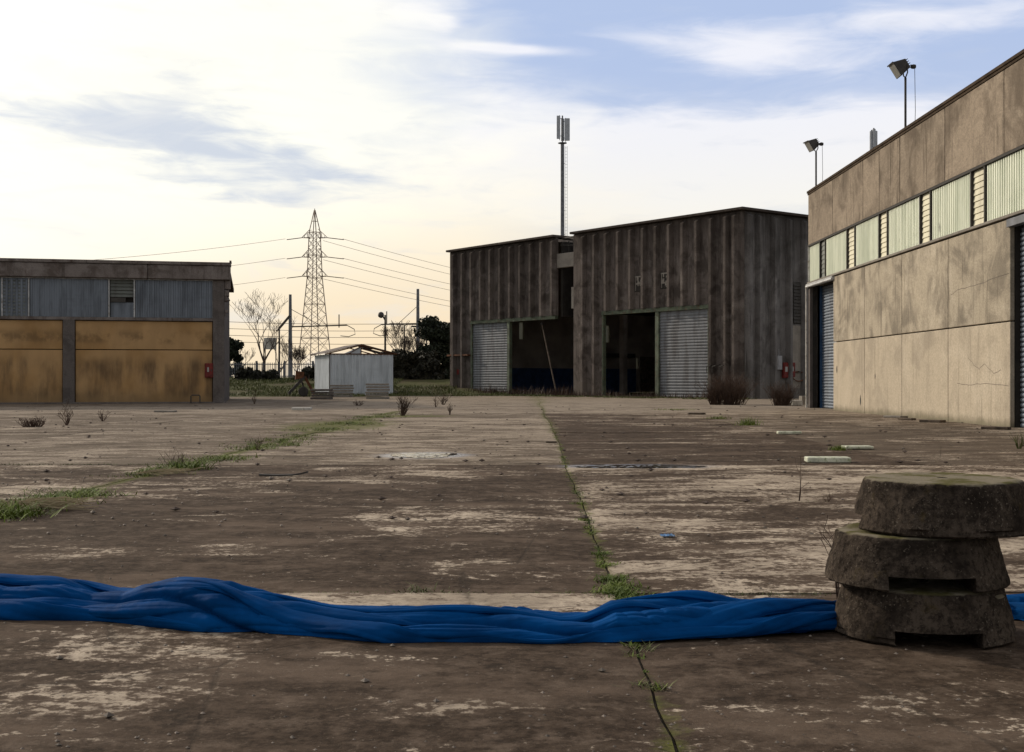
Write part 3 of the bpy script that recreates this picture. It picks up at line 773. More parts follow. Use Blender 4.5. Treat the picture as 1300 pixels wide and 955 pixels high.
# fittings on the south face
mb = MB(); mb.box(4.55, 5.35, -.02, -.003, 4.6, 7.2); sv = mb.build('vent', M['dark_steel'], bb)
louvre_x(4.6, 5.3, -.06, 4.65, 7.15, 12, .08).build('louvre', M['dark_steel'], sv)
mb = MB(); mb.box(4.5, 5.4, -.012, -.003, 0.6, 4.5); mb.build('pale_patch', M['pale_beam'], bb)
mb = MB(); mb.box(3.0,3.45,-.16,-.003,1.75,2.6,.02); mb.box(3.08,3.37,-.18,-.165,1.95,2.4); mb.tube([(3.2,-.08,2.6),(3.2,-.08,3.0)],.03); mb.build('meter_box', M['box_grey'], bb)
def cabinet(name, label, loc, rz, w=.52, h=.78, group=None):
    c_ = thing(name, label, 'fire cabinet', loc, rz, group)
    mb = MB(); mb.box(0, w, -.16, 0, 0, h, .012); mb.build('cabinet_body', M['red'], c_)
    mb = MB(); mb.box(.04, w-.04, -.185, -.163, .05, h-.05, .006); dd = mb.build('door', M['red'], c_)
    mb = MB(); mb.box(w-.12, w-.07, -.2, -.186, h*.45, h*.58); mb.build('handle', M['dark_steel'], dd)
    mb = MB(); mb.box(.12, w-.2, -.19, -.186, h*.4, h*.72); mb.build('glass_pane', M['glass'], dd)
    return c_
m_bb = Matrix.Translation((13.14,73.2,0)) @ Matrix.Rotation(BA, 4, 'Z')
def bbw(x, y, z): return m_bb @ Vector((x, y, z))
cabinet('hose_cabinet', 'red fire hose cabinet, left of the pair on the brown warehouse side wall', bbw(3.0+.55,-.01,1.25), BA, .55, .95)
cabinet('hose_cabinet', 'red fire hose cabinet, right of the pair beside the pale wall patch', bbw(4.2,-.01,1.3), BA, .45, .9)
# hose coil hanging right of the cabinets
mb = MB(); pts = [(5.0+.55*math.cos(a*.2), -.14-.02*math.sin(a), 1.35+.30*math.sin(a*.2)) for a in range(0, 64)]
hc = thing('hose_coil', 'coiled brown hose hanging on the wall right of the red cabinets', 'hose', bbw(0,0,0), BA); mb.tube(pts, .035, 6); mb.build('hose', M['rust'], hc)
mb = MB(); mb.box(4.9,5.1,-.25,-.01,1.6,1.68); mb.build('hook', M['dark_steel'], hc)
# ground-level brackets on the pier right of the shutter
mb = MB()
for u in (1.15, 1.75, 2.2): mb = MB(); mb.bar((-.4,u,2.0),(.0,u,2.05),.05); mb.bar((-.4,u,2.0),(-.4,u+.3,1.95),.05); mb.bar((-.4,u+.3,1.95),(-.4,u+.3,1.55),.035); mb.build('bracket', M['dark_steel'], bb)
# leaning pole in the left bay
pl = thing('leaning_pole', 'rusty pole leaning inside the open left bay of the brown warehouse', 'pole', bbw(-.4, 16.9, 0))
mb = MB(); a = Vector((0,0,0)); b = bbw(.4,19.6,5.2)-bbw(-.4,16.9,0); mb.tube([a,b],.055,8); mb.build('rod', M['wood'], pl)
mb = MB(); mb.tube([b*.98, b*1.01], .1, 8); mb.build('end_cap', M['dark_steel'], pl)

# ------------------------------------------------------------------ left warehouse (ochre)
A0 = Vector(((0-CX)/F*57.7, 57.7)); A1 = Vector(((285-CX)/F*59.9, 59.9)); dv_ = (A1-A0).normalized(); LA = math.atan2(dv_.y, dv_.x)
lb = thing('warehouse', 'low warehouse with ochre panels and grey corrugated window band, at the left', 'warehouse', (A1.x, A1.y, 0), LA)
# local frame: x negative to the left from the right corner, out = -y
def lu(px):
    tt = (px-CX)/F; # A1 + s*dv : X = tt*Y
    return (tt*A1.y-A1.x)/(dv_.x-tt*dv_.y)
z_of = lambda px, py: H+(HY-py)/F*(A1.y+lu(px)*dv_.y)
LT = 6.86; LEFT = -40
ec = lu(270.3); c2a, c2b = lu(80), lu(95); BAY = ec-c2b+(c2b-c2a)
col_pos = [(ec, 0.0)]+[(c2a-BAY*k, c2b-BAY*k) for k in range(4)]
mb = MB(); mb.box(LEFT, -.05, .25, 14, 0, 5.9); mb.build('wall_core', M['core'], lb)
for a, b in col_pos:
    mb = MB(); mb.box(a, b, -.12, .24, 0, 5.98 if b == 0 else 4.0, .02); mb.build('column', M['left_col'], lb)
mb = MB()                                       # fascia beam with overhang, three cast lengths
seg = [LEFT, lu(-180), lu(188), lu(293)]
for a, b in zip(seg[:-1], seg[1:]):
    mb = MB(); mb.box(a+.01, b-.01, -.32, .5, 5.985, LT-.2, .03); mb.build('fascia_beam', M['left_fascia'], lb)
mb = MB(); mb.box(LEFT, lu(293.4), -.38, .6, LT-.19, LT-.03, .02); mb.box(lu(293)-.06, lu(293.4)+.02, -.40, .6, LT-.02, LT+.06); mb.build('coping', M['left_fascia'], lb)
mb = MB(); mb.box(LEFT, lu(292), .61, 14, LT-.5, LT-.3); mb.build('roof', M['coping'], lb)
mb = MB(); mb.box(LEFT, ec-.002, -.10, .24, 3.98, 4.13, .015); mb.build('cross_beam', M['left_fascia'], lb)
# right side wall with eroded corbels
mb = MB(); mb.box(-.04, .0, .25, 14, 0, 5.95); mb.build('end_wall', M['left_col'], lb)
for (z0, z1, w) in ((5.55,5.98,.28),(5.2,5.5,.22),(4.95,5.2,.12),(4.4,4.55,.17),(4.25,4.4,.06),(5.0,5.06,.26)):
    mb = MB(); mb.box(.003, w, -.05, .5, z0, z1, .02); mb.build('corbel', M['left_fascia'], lb)
# ochre panels
bays = [(c2b, ec)]+[(c2b-BAY*(k+1), c2a-BAY*k) for k in range(3)]
for a, b in bays:
    mb = MB(); mb.box(a+.03, b-.03, .02, .2, .05, 2.56, .01); mb.build('wall_panel', M['yellow'], lb)
    mb = MB(); mb.box(a+.03, b-.03, .02, .2, 2.60, 3.95, .01); mb.build('wall_panel', M['yellow'], lb)
mb = MB(); mb.box(LEFT, .1, -.35, .0, -.03, .07, .02); mb.build('plinth', M['left_col'], lb)
# window band 4.13 .. 5.98
x1, x2, x3, x4, x5, x6 = lu(270), lu(171.5), lu(170), lu(139.5), lu(137.8), lu(37)
W0, W1 = 4.14, 5.93
corr_x(lu(172), x1-.03, .03, .035, .22, W0, W1).build('window_panel', M['blue_sheet'], lb)
corr_x(lu(37.8), lu(137.5), .03, .018, .22, W0, W1).build('window_panel', M['blue_sheet'], lb)
louvre_x(lu(3.5), lu(35.5), .05, W0, W1, 11).build('louvre', M['louvre_olive'], lb)
louvre_x(lu(140), lu(169.5), .05, 5.1, W1, 5).build('louvre', M['louvre_olive'], lb)
mb = MB(); mb.box(lu(140), lu(169.5), .12, .14, W0, 4.85); mb.build('window_pane', M['blue_sheet'], lb)
mb = MB(); mb.box(lu(140), lu(159.5), .02, .10, 4.86, 5.08, .01); mb.build('blind_box', M['dark_steel'], lb)
corr_x(lu(-60), lu(2), .03, .03, .22, W0, W1).build('window_panel', M['blue_sheet'], lb)
for k in range(2):
    s_ = -BAY*(k+1.15)
    corr_x(lu(172)+s_, x1-.03+s_-.2, .03, .035, .22, W0, W1).build('window_panel', M['blue_sheet'], lb)
for p in (2.6, 36.5, 138.4, 170.6, 270.6):
    mb = MB(); u = lu(p); mb.box(u-.03, u+.03, -.03, .1, W0-.005, W1+.04); mb.build('window_frame', M['pale_metal'], lb)
mb = MB(); mb.box(LEFT, x1, -.05, .1, 5.94, 5.975); mb.build('window_frame', M['pale_metal'], lb)
m_lb = Matrix.Translation((A1.x,A1.y,0)) @ Matrix.Rotation(LA, 4, 'Z')
cabinet('hose_cabinet', 'red fire hose cabinet on the ochre warehouse beside its corner column', m_lb @ Vector((lu(260), .015, z_of(265,479.6))), LA, .40, .70)
hp = thing('metal_hoop', 'low black metal hoop standing at the foot of the ochre wall', 'guard hoop', m_lb @ Vector((lu(243), -.5, 0)), LA)
mb = MB(); mb.tube([(0,0,0),(0,0,.36),(.05,0,.4),(.37,0,.4),(.42,0,.36),(.42,0,0)], .03, 8); mb.build('hoop', M['dark_steel'], hp)
each('foot_plate', M['dark_steel'], hp, [(-.07,.07,-.07,.07,0,.02),(.35,.49,-.07,.07,0,.02)])

# ------------------------------------------------------------------ floodlights on the right roof, antennas
def flood(loc, hp_, label, s=1.0, wire=True, tilt=0):
    f = thing('floodlight', label, 'floodlight', loc, R(tilt), 'floodlights on the beige roof')
    mb = MB(); mb.tube([(0,0,-.3),(0,0,hp_)], .038, 8); mb.build('pole', M['dark_steel'], f)
    # housing: tapered box, mouth toward the yard (-x) and down
    hs = MB(); q = [(-.30,-.24,-.22),(-.30,.24,-.22),(-.30,.24,.26),(-.30,-.24,.26),(.10,-.14,-.14),(.10,.14,-.14),(.10,.14,.16),(.10,-.14,.16)]
    hs.add(q, [(0,1,2,3),(7,6,5,4),(0,4,5,1),(1,5,6,2),(2,6,7,3),(3,7,4,0)])
    for k in range(4): z = -.1+.07*k; hs.box(.10,.17,-.12,.12,z,z+.02)
    hs.box(-.34,-.31,-.26,.26,.24,.28)
    rot = Matrix.Rotation(R(-32), 4, 'Y'); tr = Matrix.Translation((-.05,0,hp_+.36*s))
    hs.v = [tuple(tr @ (rot @ (Vector(v)*s))) for v in hs.v]; hd = hs.build('housing', M['dark_steel'], f, fix=True)
    gl_ = MB(); gl_.box(-.315,-.302,-.22,.22,-.2,.24); gl_.v = [tuple(tr @ (rot @ (Vector(v)*s))) for v in gl_.v]; gl_.build('lamp_glass', M['glass'], hd)
    br = MB(); br.tube([(0,-.2*s,hp_+.36*s),(0,-.2*s,hp_+.12),(0,0,hp_),(0,.2*s,hp_+.12),(0,.2*s,hp_+.36*s)], .022, 6); br.build('bracket', M['dark_steel'], f)
    b2 = MB(); b2.lathe([(.02,-.07),(.08,-.05),(.09,0),(.08,.05),(.02,.07)], 12, (.24*s,0,hp_+.34*s)); b2.bar((.0,0,hp_+.3*s),(.24*s,0,hp_+.34*s),.035); b2.build('ballast_knob', M['dark_steel'], f)
    if wire: w_ = MB(); w_.tube([(.28*s,0,hp_+.3*s),(.30*s,.0,hp_*.5),(.27*s,0,-.2)], .009, 4); w_.build('cable', M['dark_steel'], f)
    return f
Y1 = 12.2*F/(1149.5-CX); z1 = H+(HY-99)/F*Y1
flood((12.2, Y1, 8.7), z1-8.7, 'larger dark floodlight on a tall pole at the middle of the beige roof', 1.05)
Y2 = 11.9*F/(1036-CX); z2 = H+(HY-193)/F*Y2
flood((11.9, Y2, 8.7), z2-8.7, 'smaller dark floodlight on a pole at the far end of the beige roof', .95, True, 10)

def antenna(loc, top, label, ladder, n, heads, hh, rad=.16):
    a = thing('antenna_mast', label, 'antenna mast', loc)
    mb = MB(); mb.tube([(0,0,0),(0,0,top-hh)], [rad, rad*.85], 12); mb.tube([(0,0,top-hh),(0,0,top)], rad*.35, 8)
    mb.build('mast', M['grey_steel'], a)
    if ladder:
        mb = MB(); 
        for dx in (.28,.5): mb.tube([(dx,-.05,2),(dx,-.05,top-hh-.4)], .022, 5)
        z = 2.2
        while z < top-hh-.5: mb.bar((.28,-.05,z),(.5,-.05,z),.022); z += .35
        z = 4
        while z < top-hh-.5: mb.bar((0,0,z),(.3,-.05,z),.04); z += 2.5
        mb.build('ladder', M['grey_steel'], a)
    for (x, y, w, z0, z1) in heads:
        mb = MB(); mb.box(x-w/2, x+w/2, y-.08, y+.08, z0, z1, .03); p = mb.build('antenna_panel', M['antenna'], a)
        mb = MB(); mb.bar((x,y,z0+.3),(0,0,z0+.3),.05); mb.bar((x,y,z1-.3),(0,0,z1-.3),.05); mb.tube([(x*.7,y*.7,z0-.15),(x*.7,y*.7,z1+.05)], .035, 6); mb.build('bracket', M['dark_steel'], p)
    mb = MB(); mb.lathe([(rad+.25,0),(rad+.25,.06),(rad+.05,.1)], 14, (0,0,top-hh-.1)); mb.build('collar', M['grey_steel'], a)
    return a
YA = 130; ap = at(714, 147, YA); k = YA/F
antenna((ap.x, YA, 0), ap.z, 'tall phone mast with twin panel antennas rising behind the brown warehouse', True, 2,
        [(-5*k,0,.38,ap.z-33*k+.3,ap.z), (6*k,-.1,.55,ap.z-32*k,ap.z-.3), (.5*k,.5,.35,ap.z-31*k,ap.z-.2)], 34*k, .22)
YB = 62; ap = at(1108.5, 164, YB); k = YB/F
antenna((ap.x, YB, 0), ap.z, 'short grey panel antennas peeping over the beige roof', False, 3,
        [(-3*k,-.05,.12,ap.z-27*k,ap.z-.1), (0,-.15,.14,ap.z-24*k,ap.z-.02), (3*k,-.05,.14,ap.z-28*k,ap.z-.1)], 28*k, .08)

# ------------------------------------------------------------------ pylon, wires, railway masts, lamp posts
YP = 205; pp = at(399.5, 482, YP); kp = YP/F
py_ = thing('electricity_pylon', 'tall lattice electricity pylon beyond the white shed', 'pylon', (pp.x, YP, 0), R(40))
def pz(py): return H+(HY-py)*kp
def pw(z):   # half diagonal/side: half width of the square at height z
    pts = [(pz(482),46*kp/2.75),(pz(353),19*kp/2.75),(pz(295),14*kp/2.75),(pz(267),.05)]
    if z <= pts[0][0]: return pts[0][1]+(pts[0][0]-z)*.09
    for (a, wa), (b, wb) in zip(pts[:-1], pts[1:]):
        if z <= b: return wa+(wb-wa)*(z-a)/(b-a)
    return .05
def pc(i, z): w = pw(z); return Vector(((-w,w,w,-w)[i], (-w,-w,w,w)[i], z))
levels = [0.3]; 
while levels[-1] < pz(353)-.6: levels.append(levels[-1]+max(1.3, pw(levels[-1])*1.25))
levels[-1] = pz(353)
levels += [pz(353)+(pz(295)-pz(353))*q/6 for q in range(1,7)]
legs = [MB() for _ in range(4)]
for i in range(4):
    for a, b in zip([0.0]+levels, levels+[pz(267)]): legs[i].bar(pc(i,a), pc(i,b), .11)
    legs[i].build('leg', M['pylon_steel'], py_)
br = MB()
for a, b in zip(levels[:-1], levels[1:]):
    for i in range(4):
        j = (i+1) % 4; br.bar(pc(i,a), pc(j,b), .05); br.bar(pc(j,a), pc(i,b), .05)
for a in levels[::3]:
    for i in range(4): br.bar(pc(i,a), pc((i+1)%4,a), .07)
br.build('lattice_bracing', M['pylon_steel'], py_)
mb = MB()
for i in range(4): mb.bar(pc(i,pz(281)), pc((i+1)%4,pz(281)), .06)
mb.tube([(0,0,pz(267)-.4),(0,0,pz(265))], .06, 5); mb.build('peak', M['pylon_steel'], py_)
armdir = Vector((math.cos(R(-40)), math.sin(R(-40)), 0))     # world x in local frame
rotp = Matrix.Rotation(R(-40), 4, 'Z')
tips = []
for py in (302, 326.5, 351):
    mb = MB(); z = pz(py); T = 16.5*kp; lvl = []
    for sgn in (-1, 1):
        tip = rotp @ Vector((sgn*T, 0, 0)); tip.z = z; 
        cs = [rotp @ Vector((sgn*pw(z)*.9, sgn_y*pw(z)*.9, 0)) for sgn_y in (-1,1)]
        for c_ in cs:
            mb.bar((c_.x,c_.y,z), tip, .09); mb.bar((c_.x,c_.y,z+1.4), tip, .07)
        for q in (.35,.7):
            p0 = Vector((cs[0].x,cs[0].y,z)).lerp(tip, q); p1 = Vector((cs[1].x,cs[1].y,z)).lerp(tip, q); mb.bar(p0,p1,.05)
            u0 = Vector((cs[0].x,cs[0].y,z+1.4)).lerp(tip, q); mb.bar(p0,u0,.05); mb.bar(p1,u0,.05)
    mb.build('cross_arm', M['pylon_steel'], py_)
    tips.append(z)
    for sgn in (-1, 1):
        tip = rotp @ Vector((sgn*T, 0, 0)); ins = MB()
        dl = rotp @ Vector((-2.6 if sgn < 0 else 2.6, .6, 0)); 
        ins.tube([(tip.x,tip.y,z),(tip.x+dl.x,tip.y+dl.y,z-.25)], .07, 6)
        for q in range(8): f_ = .15+.1*q; p = Vector((tip.x+dl.x*f_, tip.y+dl.y*f_, z-.25*f_)); ins.lathe([(.05,-.04),(.15,0),(.05,.04)], 8, p)
        ins.build('insulator_string', M['dark_steel'], py_)
def wire(name, a, b, sag, r, label, n=24, group=None, cat='cable'):
    a = Vector(a); b = Vector(b); mb = MB()
    pts = [a.lerp(b, i/n)-Vector((0,0,4*sag*(i/n)*(1-i/n))) for i in range(n+1)]
    mb.tube([p-a for p in pts], r, 4); o_ = mb.build(name, M['pylon_steel'], None); o_.location = a
    return tag(o_, label, cat, group)
lvn = ['top', 'middle', 'lowest']
Tl = 16.5*kp; GW = 'high voltage wires of the lattice pylon'
endy = [(347,356),(369,377.6),(393,400)]
for i, py in enumerate((302, 326.5, 351)):
    z = pz(py)
    a = (pp.x-Tl-2.6, YP-.6, z-.25); Yl = 150; e = at(-260, (345,372,398)[i], Yl)
    wire('power_line', a, e, 1.2, .026, f'thin {lvn[i]} power wire running left from the lattice pylon over the ochre warehouse', 30, GW)
    for j in (0, 1):
        a = ((pp.x+Tl+2.6, YP-.6, z-.25) if j == 0 else (pp.x+Tl*.55, YP+1.5, z-.3))
        Ye = 330; p5 = endy[i][j]; e = at(760, p5+30-6*i, Ye)
        wire('power_line', a, e, 1.0, .032, f'{("upper", "lower")[j]} wire of the {lvn[i]} pair running right from the lattice pylon', 30, GW)

def rail_mast(px, py_top, Y, arms, label):
    z = H+(HY-py_top)/F*Y; x = (px-CX)/F*Y; o_ = thing('catenary_mast', label, 'railway mast', (x,Y,0))
    mb = MB(); mb.tube([(0,0,0),(0,0,z)], [.30,.17], 10); mb.build('pole', M['grey_steel'], o_)
    for (dx, zz_, zz2) in arms:
        L_ = dx/F*Y; za = H+(HY-zz_)/F*Y; zb = H+(HY-zz2)/F*Y
        mb = MB(); mb.tube([(0,0,za),(L_,0,zb)], .09, 6); mb.tube([(0,0,za+2.2),(L_*.55,0,(za+zb)/2)], .035, 5); 
        s_ = 1 if L_ > 0 else -1
        mb.tube([(L_*.86,0,za-.1),(L_*.86,0,za+1.5)], .07, 6)
        mb.tube([(L_,0,zb),(L_+s_*.9,0,zb-.5),(L_+s_*1.0,0,zb-1.1),(L_+s_*.2,0,zb-1.4),(L_-s_*.8,0,zb-1.3)], .05, 5); ar = mb.build('bracket_arm', M['dark_steel'], o_)
        mb = MB()
        for q in range(5): mb.lathe([(.04,-.05),(.15,0),(.04,.05)], 8, (L_*(.08+.02*q),0,za+(zb-za)*.1))
        mb.build('insulator', M['dark_steel'], ar)
    return o_
rail_mast(368.5, 374, 150, [(72, 415, 413)], 'grey railway mast with a long bracket arm left of the pylon')
rail_mast(530.5, 367, 150, [(-46, 411, 412)], 'grey railway mast with its arm pointing left near the dark evergreen')
for i, (py0, py1) in enumerate(((406,407),(414.5,416),(423,424),(431,433))):
    wire('catenary_wire', at(230, py0, 150), at(640, py1, 152), .5, .028, f'{("topmost","second","third","lowest")[i]} of the thin level wires strung above the railway', 20, 'railway wires')
def lamp_post(px, py_top, Y, kind, label):
    z = H+(HY-py_top)/F*Y; x = (px-CX)/F*Y; o_ = thing('lamp_post', label, 'lamp post', (x,Y,0))
    mb = MB(); mb.tube([(0,0,0),(0,0,z)], [.13,.08], 8); mb.build('pole', M['dark_steel'], o_)
    if kind == 'slant':
        mb = MB(); a = Vector((0,-.0,z)); b = Vector((1.1,0,z+1.3)); mb.bar(a, b, .5, .16); mb.bar(a-Vector((.3,0,.3)), a, .1); mb.build('lamp_head', M['dark_steel'], o_)
    if kind == 'ball':
        mb = MB(); mb.tube([(0,0,z-.5),(-.3,0,z)], .08, 6); mb.lathe([(.05,-.3),(.25,-.2),(.3,0),(.22,.22),(.05,.3)], 12, (-.4,0,z)); mb.build('lamp_head', M['dark_steel'], o_)
    if kind == 'double':
        for s_ in (-1,1):
            mb = MB(); mb.bar((0,0,z),(s_*.5,0,z+.1),.08); mb.box(min(s_*.4,s_*2.0), max(s_*.4,s_*2.0), -.2, .2, z+.05, z+.25, .05); mb.build('lamp_head', M['dark_steel'], o_)
    return o_
lamp_post(354.5, 417, 125, 'slant', 'lamp post with one slanted head beside the bare tree')
lamp_post(489, 400, 118, 'ball', 'dark lamp post with round head behind the shed right corner')
lamp_post(513.5, 413, 160, 'double', 'thin twin headed lamp post left of the right railway mast')
lamp_post(541.5, 416, 160, 'double', 'thin twin headed lamp post between railway mast and evergreen')
lamp_post(548.5, 427, 140, 'slant', 'short slanted lamp post poking out of the dark evergreen')
sg = thing('trackside_sign', 'blank pale sign board on a post between bare tree and railway mast', 'sign', ((343-CX)/F*122, 122, 0))
mb = MB(); mb.box(-.62,.62,-.04,.04,4.15,5.3,.02); mb.build('sign_board', M['white'], sg)
for q in (.55,-.5): mb = MB(); mb.tube([(q,.06,1),(q,.06,5.2)], .05, 6); mb.build('post', M['dark_steel'], sg)

# ------------------------------------------------------------------ shed
YS = 88.0; ks = YS/F
sh0 = at(418.5, 482, YS)
sh = thing('shed', 'white corrugated metal shed with a broken gable roof', 'shed', (sh0.x, YS, 0), R(21))
Wd, Ht, Ap, Dp = 83*ks, 1.15+32.5*ks-.02, 1.15+44*ks, 5.2
def corr_wall(mb, a, b, pitch, amp, z0, z1, out):
    d_ = (b-a); n = max(2, int(d_.length/pitch)); P = []
    for i in range(n):
        for q, o_ in ((0,0),(.4,0),(.5,amp),(.9,amp)):
            P.append(a+d_*((i+q)/n)+out*o_)
    P.append(b)
    m_ = len(P); mb.add([(p.x,p.y,z0) for p in P]+[(p.x,p.y,z1) for p in P], [(i,i+1,m_+i+1,m_+i) for i in range(m_-1)])
mb = MB(); corr_wall(mb, Vector((0,0,0)), Vector((Wd,0,0)), .24, .05, 0, Ht, Vector((0,-1,0))); mb.box(.0,Wd,.01,.05,0,Ht); mb.build('front_wall', M['shed_white'], sh)
mb = MB(); corr_wall(mb, Vector((0,Dp,0)), Vector((0,0,0)), .24, .05, 0, Ht, Vector((-1,0,0))); mb.box(.01,.05,.06,Dp,0,Ht); mb.build('side_wall', M['shed_white'], sh)
mb = MB(); mb.box(Wd-.05,Wd,.06,Dp,0,Ht); mb.build('side_wall', M['shed_white'], sh)
mb = MB(); mb.box(.06,Wd-.06,Dp-.05,Dp,0,Ht); mb.build('back_wall', M['shed_white'], sh)
mb = MB(); mb.tube([(-.02,-.06,0),(-.02,-.06,Ht+.05)], .035, 6); mb.build('corner_trim', M['dark_steel'], sh)
ax = Wd*.49
mb = MB(); mb.bar((-.35,-.1,Ht+.0),(ax,-.1,Ap),.1,.08); mb.bar((Wd+.25,-.1,Ht+.02),(ax,-.1,Ap),.1,.08); mb.bar((0,-.05,Ht+.03),(Wd,-.05,Ht+.03),.07)
mb.bar((ax,-.05,Ht),(ax,-.05,Ap),.05); mb.bar((ax*.55,-.05,Ht),(ax,-.05,Ap-.1),.04); mb.bar((Wd*.75,-.05,Ht),(ax,-.05,Ap-.1),.04); mb.build('roof_truss', M['rust'], sh); mb = MB()
mb.bar((-.35,Dp,Ht),(ax,Dp,Ap),.1,.08); mb.bar((Wd+.25,Dp,Ht),(ax,Dp,Ap),.1,.08); mb.build('roof_truss', M['rust'], sh)
mb = MB()   # left slope whole, right slope torn
mb.add([(-.4,-.2,Ht+.05),(ax+.02,-.2,Ap+.05),(ax+.02,Dp+.2,Ap+.05),(-.4,Dp+.2,Ht+.05),(-.4,-.2,Ht+.09),(ax+.02,-.2,Ap+.09),(ax+.02,Dp+.2,Ap+.09),(-.4,Dp+.2,Ht+.09)], [(0,3,2,1),(4,5,6,7),(0,1,5,4),(1,2,6,5),(2,3,7,6),(3,0,4,7)])
mb.build('roof', M['shed_roof'], sh)
mb = MB()
for (u0, u1, v0, v1) in ((0,.45,0,.5),(.35,1.05,.0,.25),(.3,1.05,.45,.75),(.75,1.05,.2,.5),(0.0,.12,.5,1.0)):
    def rp(u, v, o_): return (ax+(Wd+.3-ax)*u, -.2+(Dp+.4)*v, Ap+.05+(Ht-Ap)*u+o_)
    mb = MB(); mb.add([rp(u0,v0,0),rp(u1,v0,0),rp(u1,v1,0),rp(u0,v1,0),rp(u0,v0,.04),rp(u1,v0,.04),rp(u1,v1,.04),rp(u0,v1,.04)], [(0,3,2,1),(4,5,6,7),(0,1,5,4),(1,2,6,5),(2,3,7,6),(3,0,4,7)]); mb.build('torn_roof_sheet', M['shed_roof'], sh)
mb = MB(); mb.add([(ax*.42,0,Ht+.02),(ax-.02,0,Ht+.02),(ax-.02,0,Ap-.08)], [(0,1,2)]); mb.add([(ax*.42,.03,Ht+.02),(ax-.02,.03,Ht+.02),(ax-.02,.03,Ap-.08)], [(2,1,0)]); mb.build('gable_sheet', M['shed_white'], sh)

# stacks of slabs and boards by the shed
def slab_stack(loc, rz, w, dpt, n, th, label, m):
    o_ = thing('slab_stack', label, 'stack of slabs', loc, rz, None)
    for k in range(n):
        mb = MB(); j = rnd.uniform(-.04,.04); mb.box(-w/2+j, w/2+j, -dpt/2, dpt/2, k*th, k*th+th*.72, .01); mb.build('slab', m, o_)
    return o_
def gl(px, py): return gp(px, py)
p = gl(479.5, 506.5); slab_stack(p, R(3), 28*p.y/F, 1.1, 6, .16, 'pale stack of concrete slabs at the right front of the white shed', M['pale_beam'])
p = gl(434, 504); slab_stack(p, R(-4), 26*p.y/F, 1.1, 5, .17, 'grey stack of slabs half hidden in weeds before the shed', M['pale_beam'])
p = gl(409, 507); slab_stack(p, R(6), 27*p.y/F, 1.2, 4, .16, 'dark grey low stack of slabs left of the white shed', M['left_col'])
# rusty loader / conveyor
p = gl(385, 503.5); cv_ = thing('conveyor', 'rusty red tilted conveyor frame on the grass left of the shed', 'conveyor', p, R(12)); s_ = p.y/F
mb = MB(); mb.bar((-18*s_,0,.2),(2*s_,0,1.35),.18); mb.bar((-18*s_,.9,.2),(2*s_,.9,1.35),.18)
for q in range(6): f_ = q/5; mb.bar((-18*s_+20*s_*f_,0,.2+1.15*f_),(-18*s_+20*s_*f_,.9,.2+1.15*f_),.08)
mb.build('inclined_frame', M['dark_steel'], cv_)
mb = MB(); mb.extr([(-10*s_,1.15),(1*s_,1.3),(1*s_,1.65),(-9*s_,1.75)], 'y', -.1, 1.0); mb.build('hopper', M['rust'], cv_)
mb = MB(); mb.bar((2*s_,.2,1.35),(14*s_,.2,.15),.16); mb.build('support_leg', M['rust'], cv_); mb = MB(); mb.bar((2*s_,.8,1.35),(14*s_,.8,.15),.16); mb.build('support_leg', M['rust'], cv_); mb = MB(); mb.bar((-3*s_,.4,1.2),(5*s_,.4,0),.1); mb.build('strut', M['dark_steel'], cv_)
mb = MB(); wv = MB(); wv.lathe([(.28,-.08),(.34,-.06),(.34,.06),(.28,.08)], 16); wv.v = [(x, z-.15, y+.34) for x, y, z in wv.v]; wv.build('wheel', M['dark_steel'], cv_)

# ------------------------------------------------------------------ fence on the bank
fx0, fx1, FY = -36, -13.5, 109
fn = thing('railing_fence', 'dark steel railing fence along the grass bank between warehouse and shed', 'fence', (fx0, FY, 0))
zb = terrain(-20, FY); L_ = fx1-fx0; mb = MB(); x = 0
while x < L_: mb.bar((x,0,zb),(x,0,zb+1.45),.05); x += .16
mb.build('pickets', M['grey_steel'], fn)
mb = MB(); mb.bar((0,0,zb+.25),(L_,0,zb+.25),.07); mb.bar((0,0,zb+1.3),(L_,0,zb+1.3),.07); mb.build('rail', M['grey_steel'], fn)
x = 0
while x <= L_: mb = MB(); mb.box(x-.09,x+.09,-.09,.09,zb-.1,zb+1.6,.02); mb.build('post', M['grey_steel'], fn); x += 2.5

# ------------------------------------------------------------------ trees and weeds
def branch_mesh(mb, p, d_, length, rad, depth, r_, spread=.55, up=.15, n=3, seg=4, minr=.01, ns=5):
    pts = [p.copy()]; rr = [rad]; q = p.copy(); dd = d_.normalized()
    for i in range(seg):
        dd = (dd+Vector((r_.uniform(-1,1), r_.uniform(-1,1), r_.uniform(-.6,.9)))*.16+Vector((0,0,up*.25))).normalized()
        q = q+dd*length/seg; pts.append(q.copy()); rr.append(max(minr, rad*(1-.5*(i+1)/seg)))
    mb.tube(pts, rr, ns if depth > 1 else 3, cap=False)
    if depth <= 0: return
    for k in range(n+(1 if r_.random() < .5 else 0)):
        i = seg if k == 0 else r_.randint(max(1, seg//2), seg)
        a = r_.uniform(0, 2*PI); e = Vector((math.cos(a), math.sin(a), 0))
        nd = (dd*(1-spread*.5)+e*spread*r_.uniform(.6,1.25)+Vector((0,0,up))).normalized()
        branch_mesh(mb, pts[i], nd, length*r_.uniform(.62,.82), rr[i]*.72, depth-1, r_, spread, up, n, seg, minr, ns)
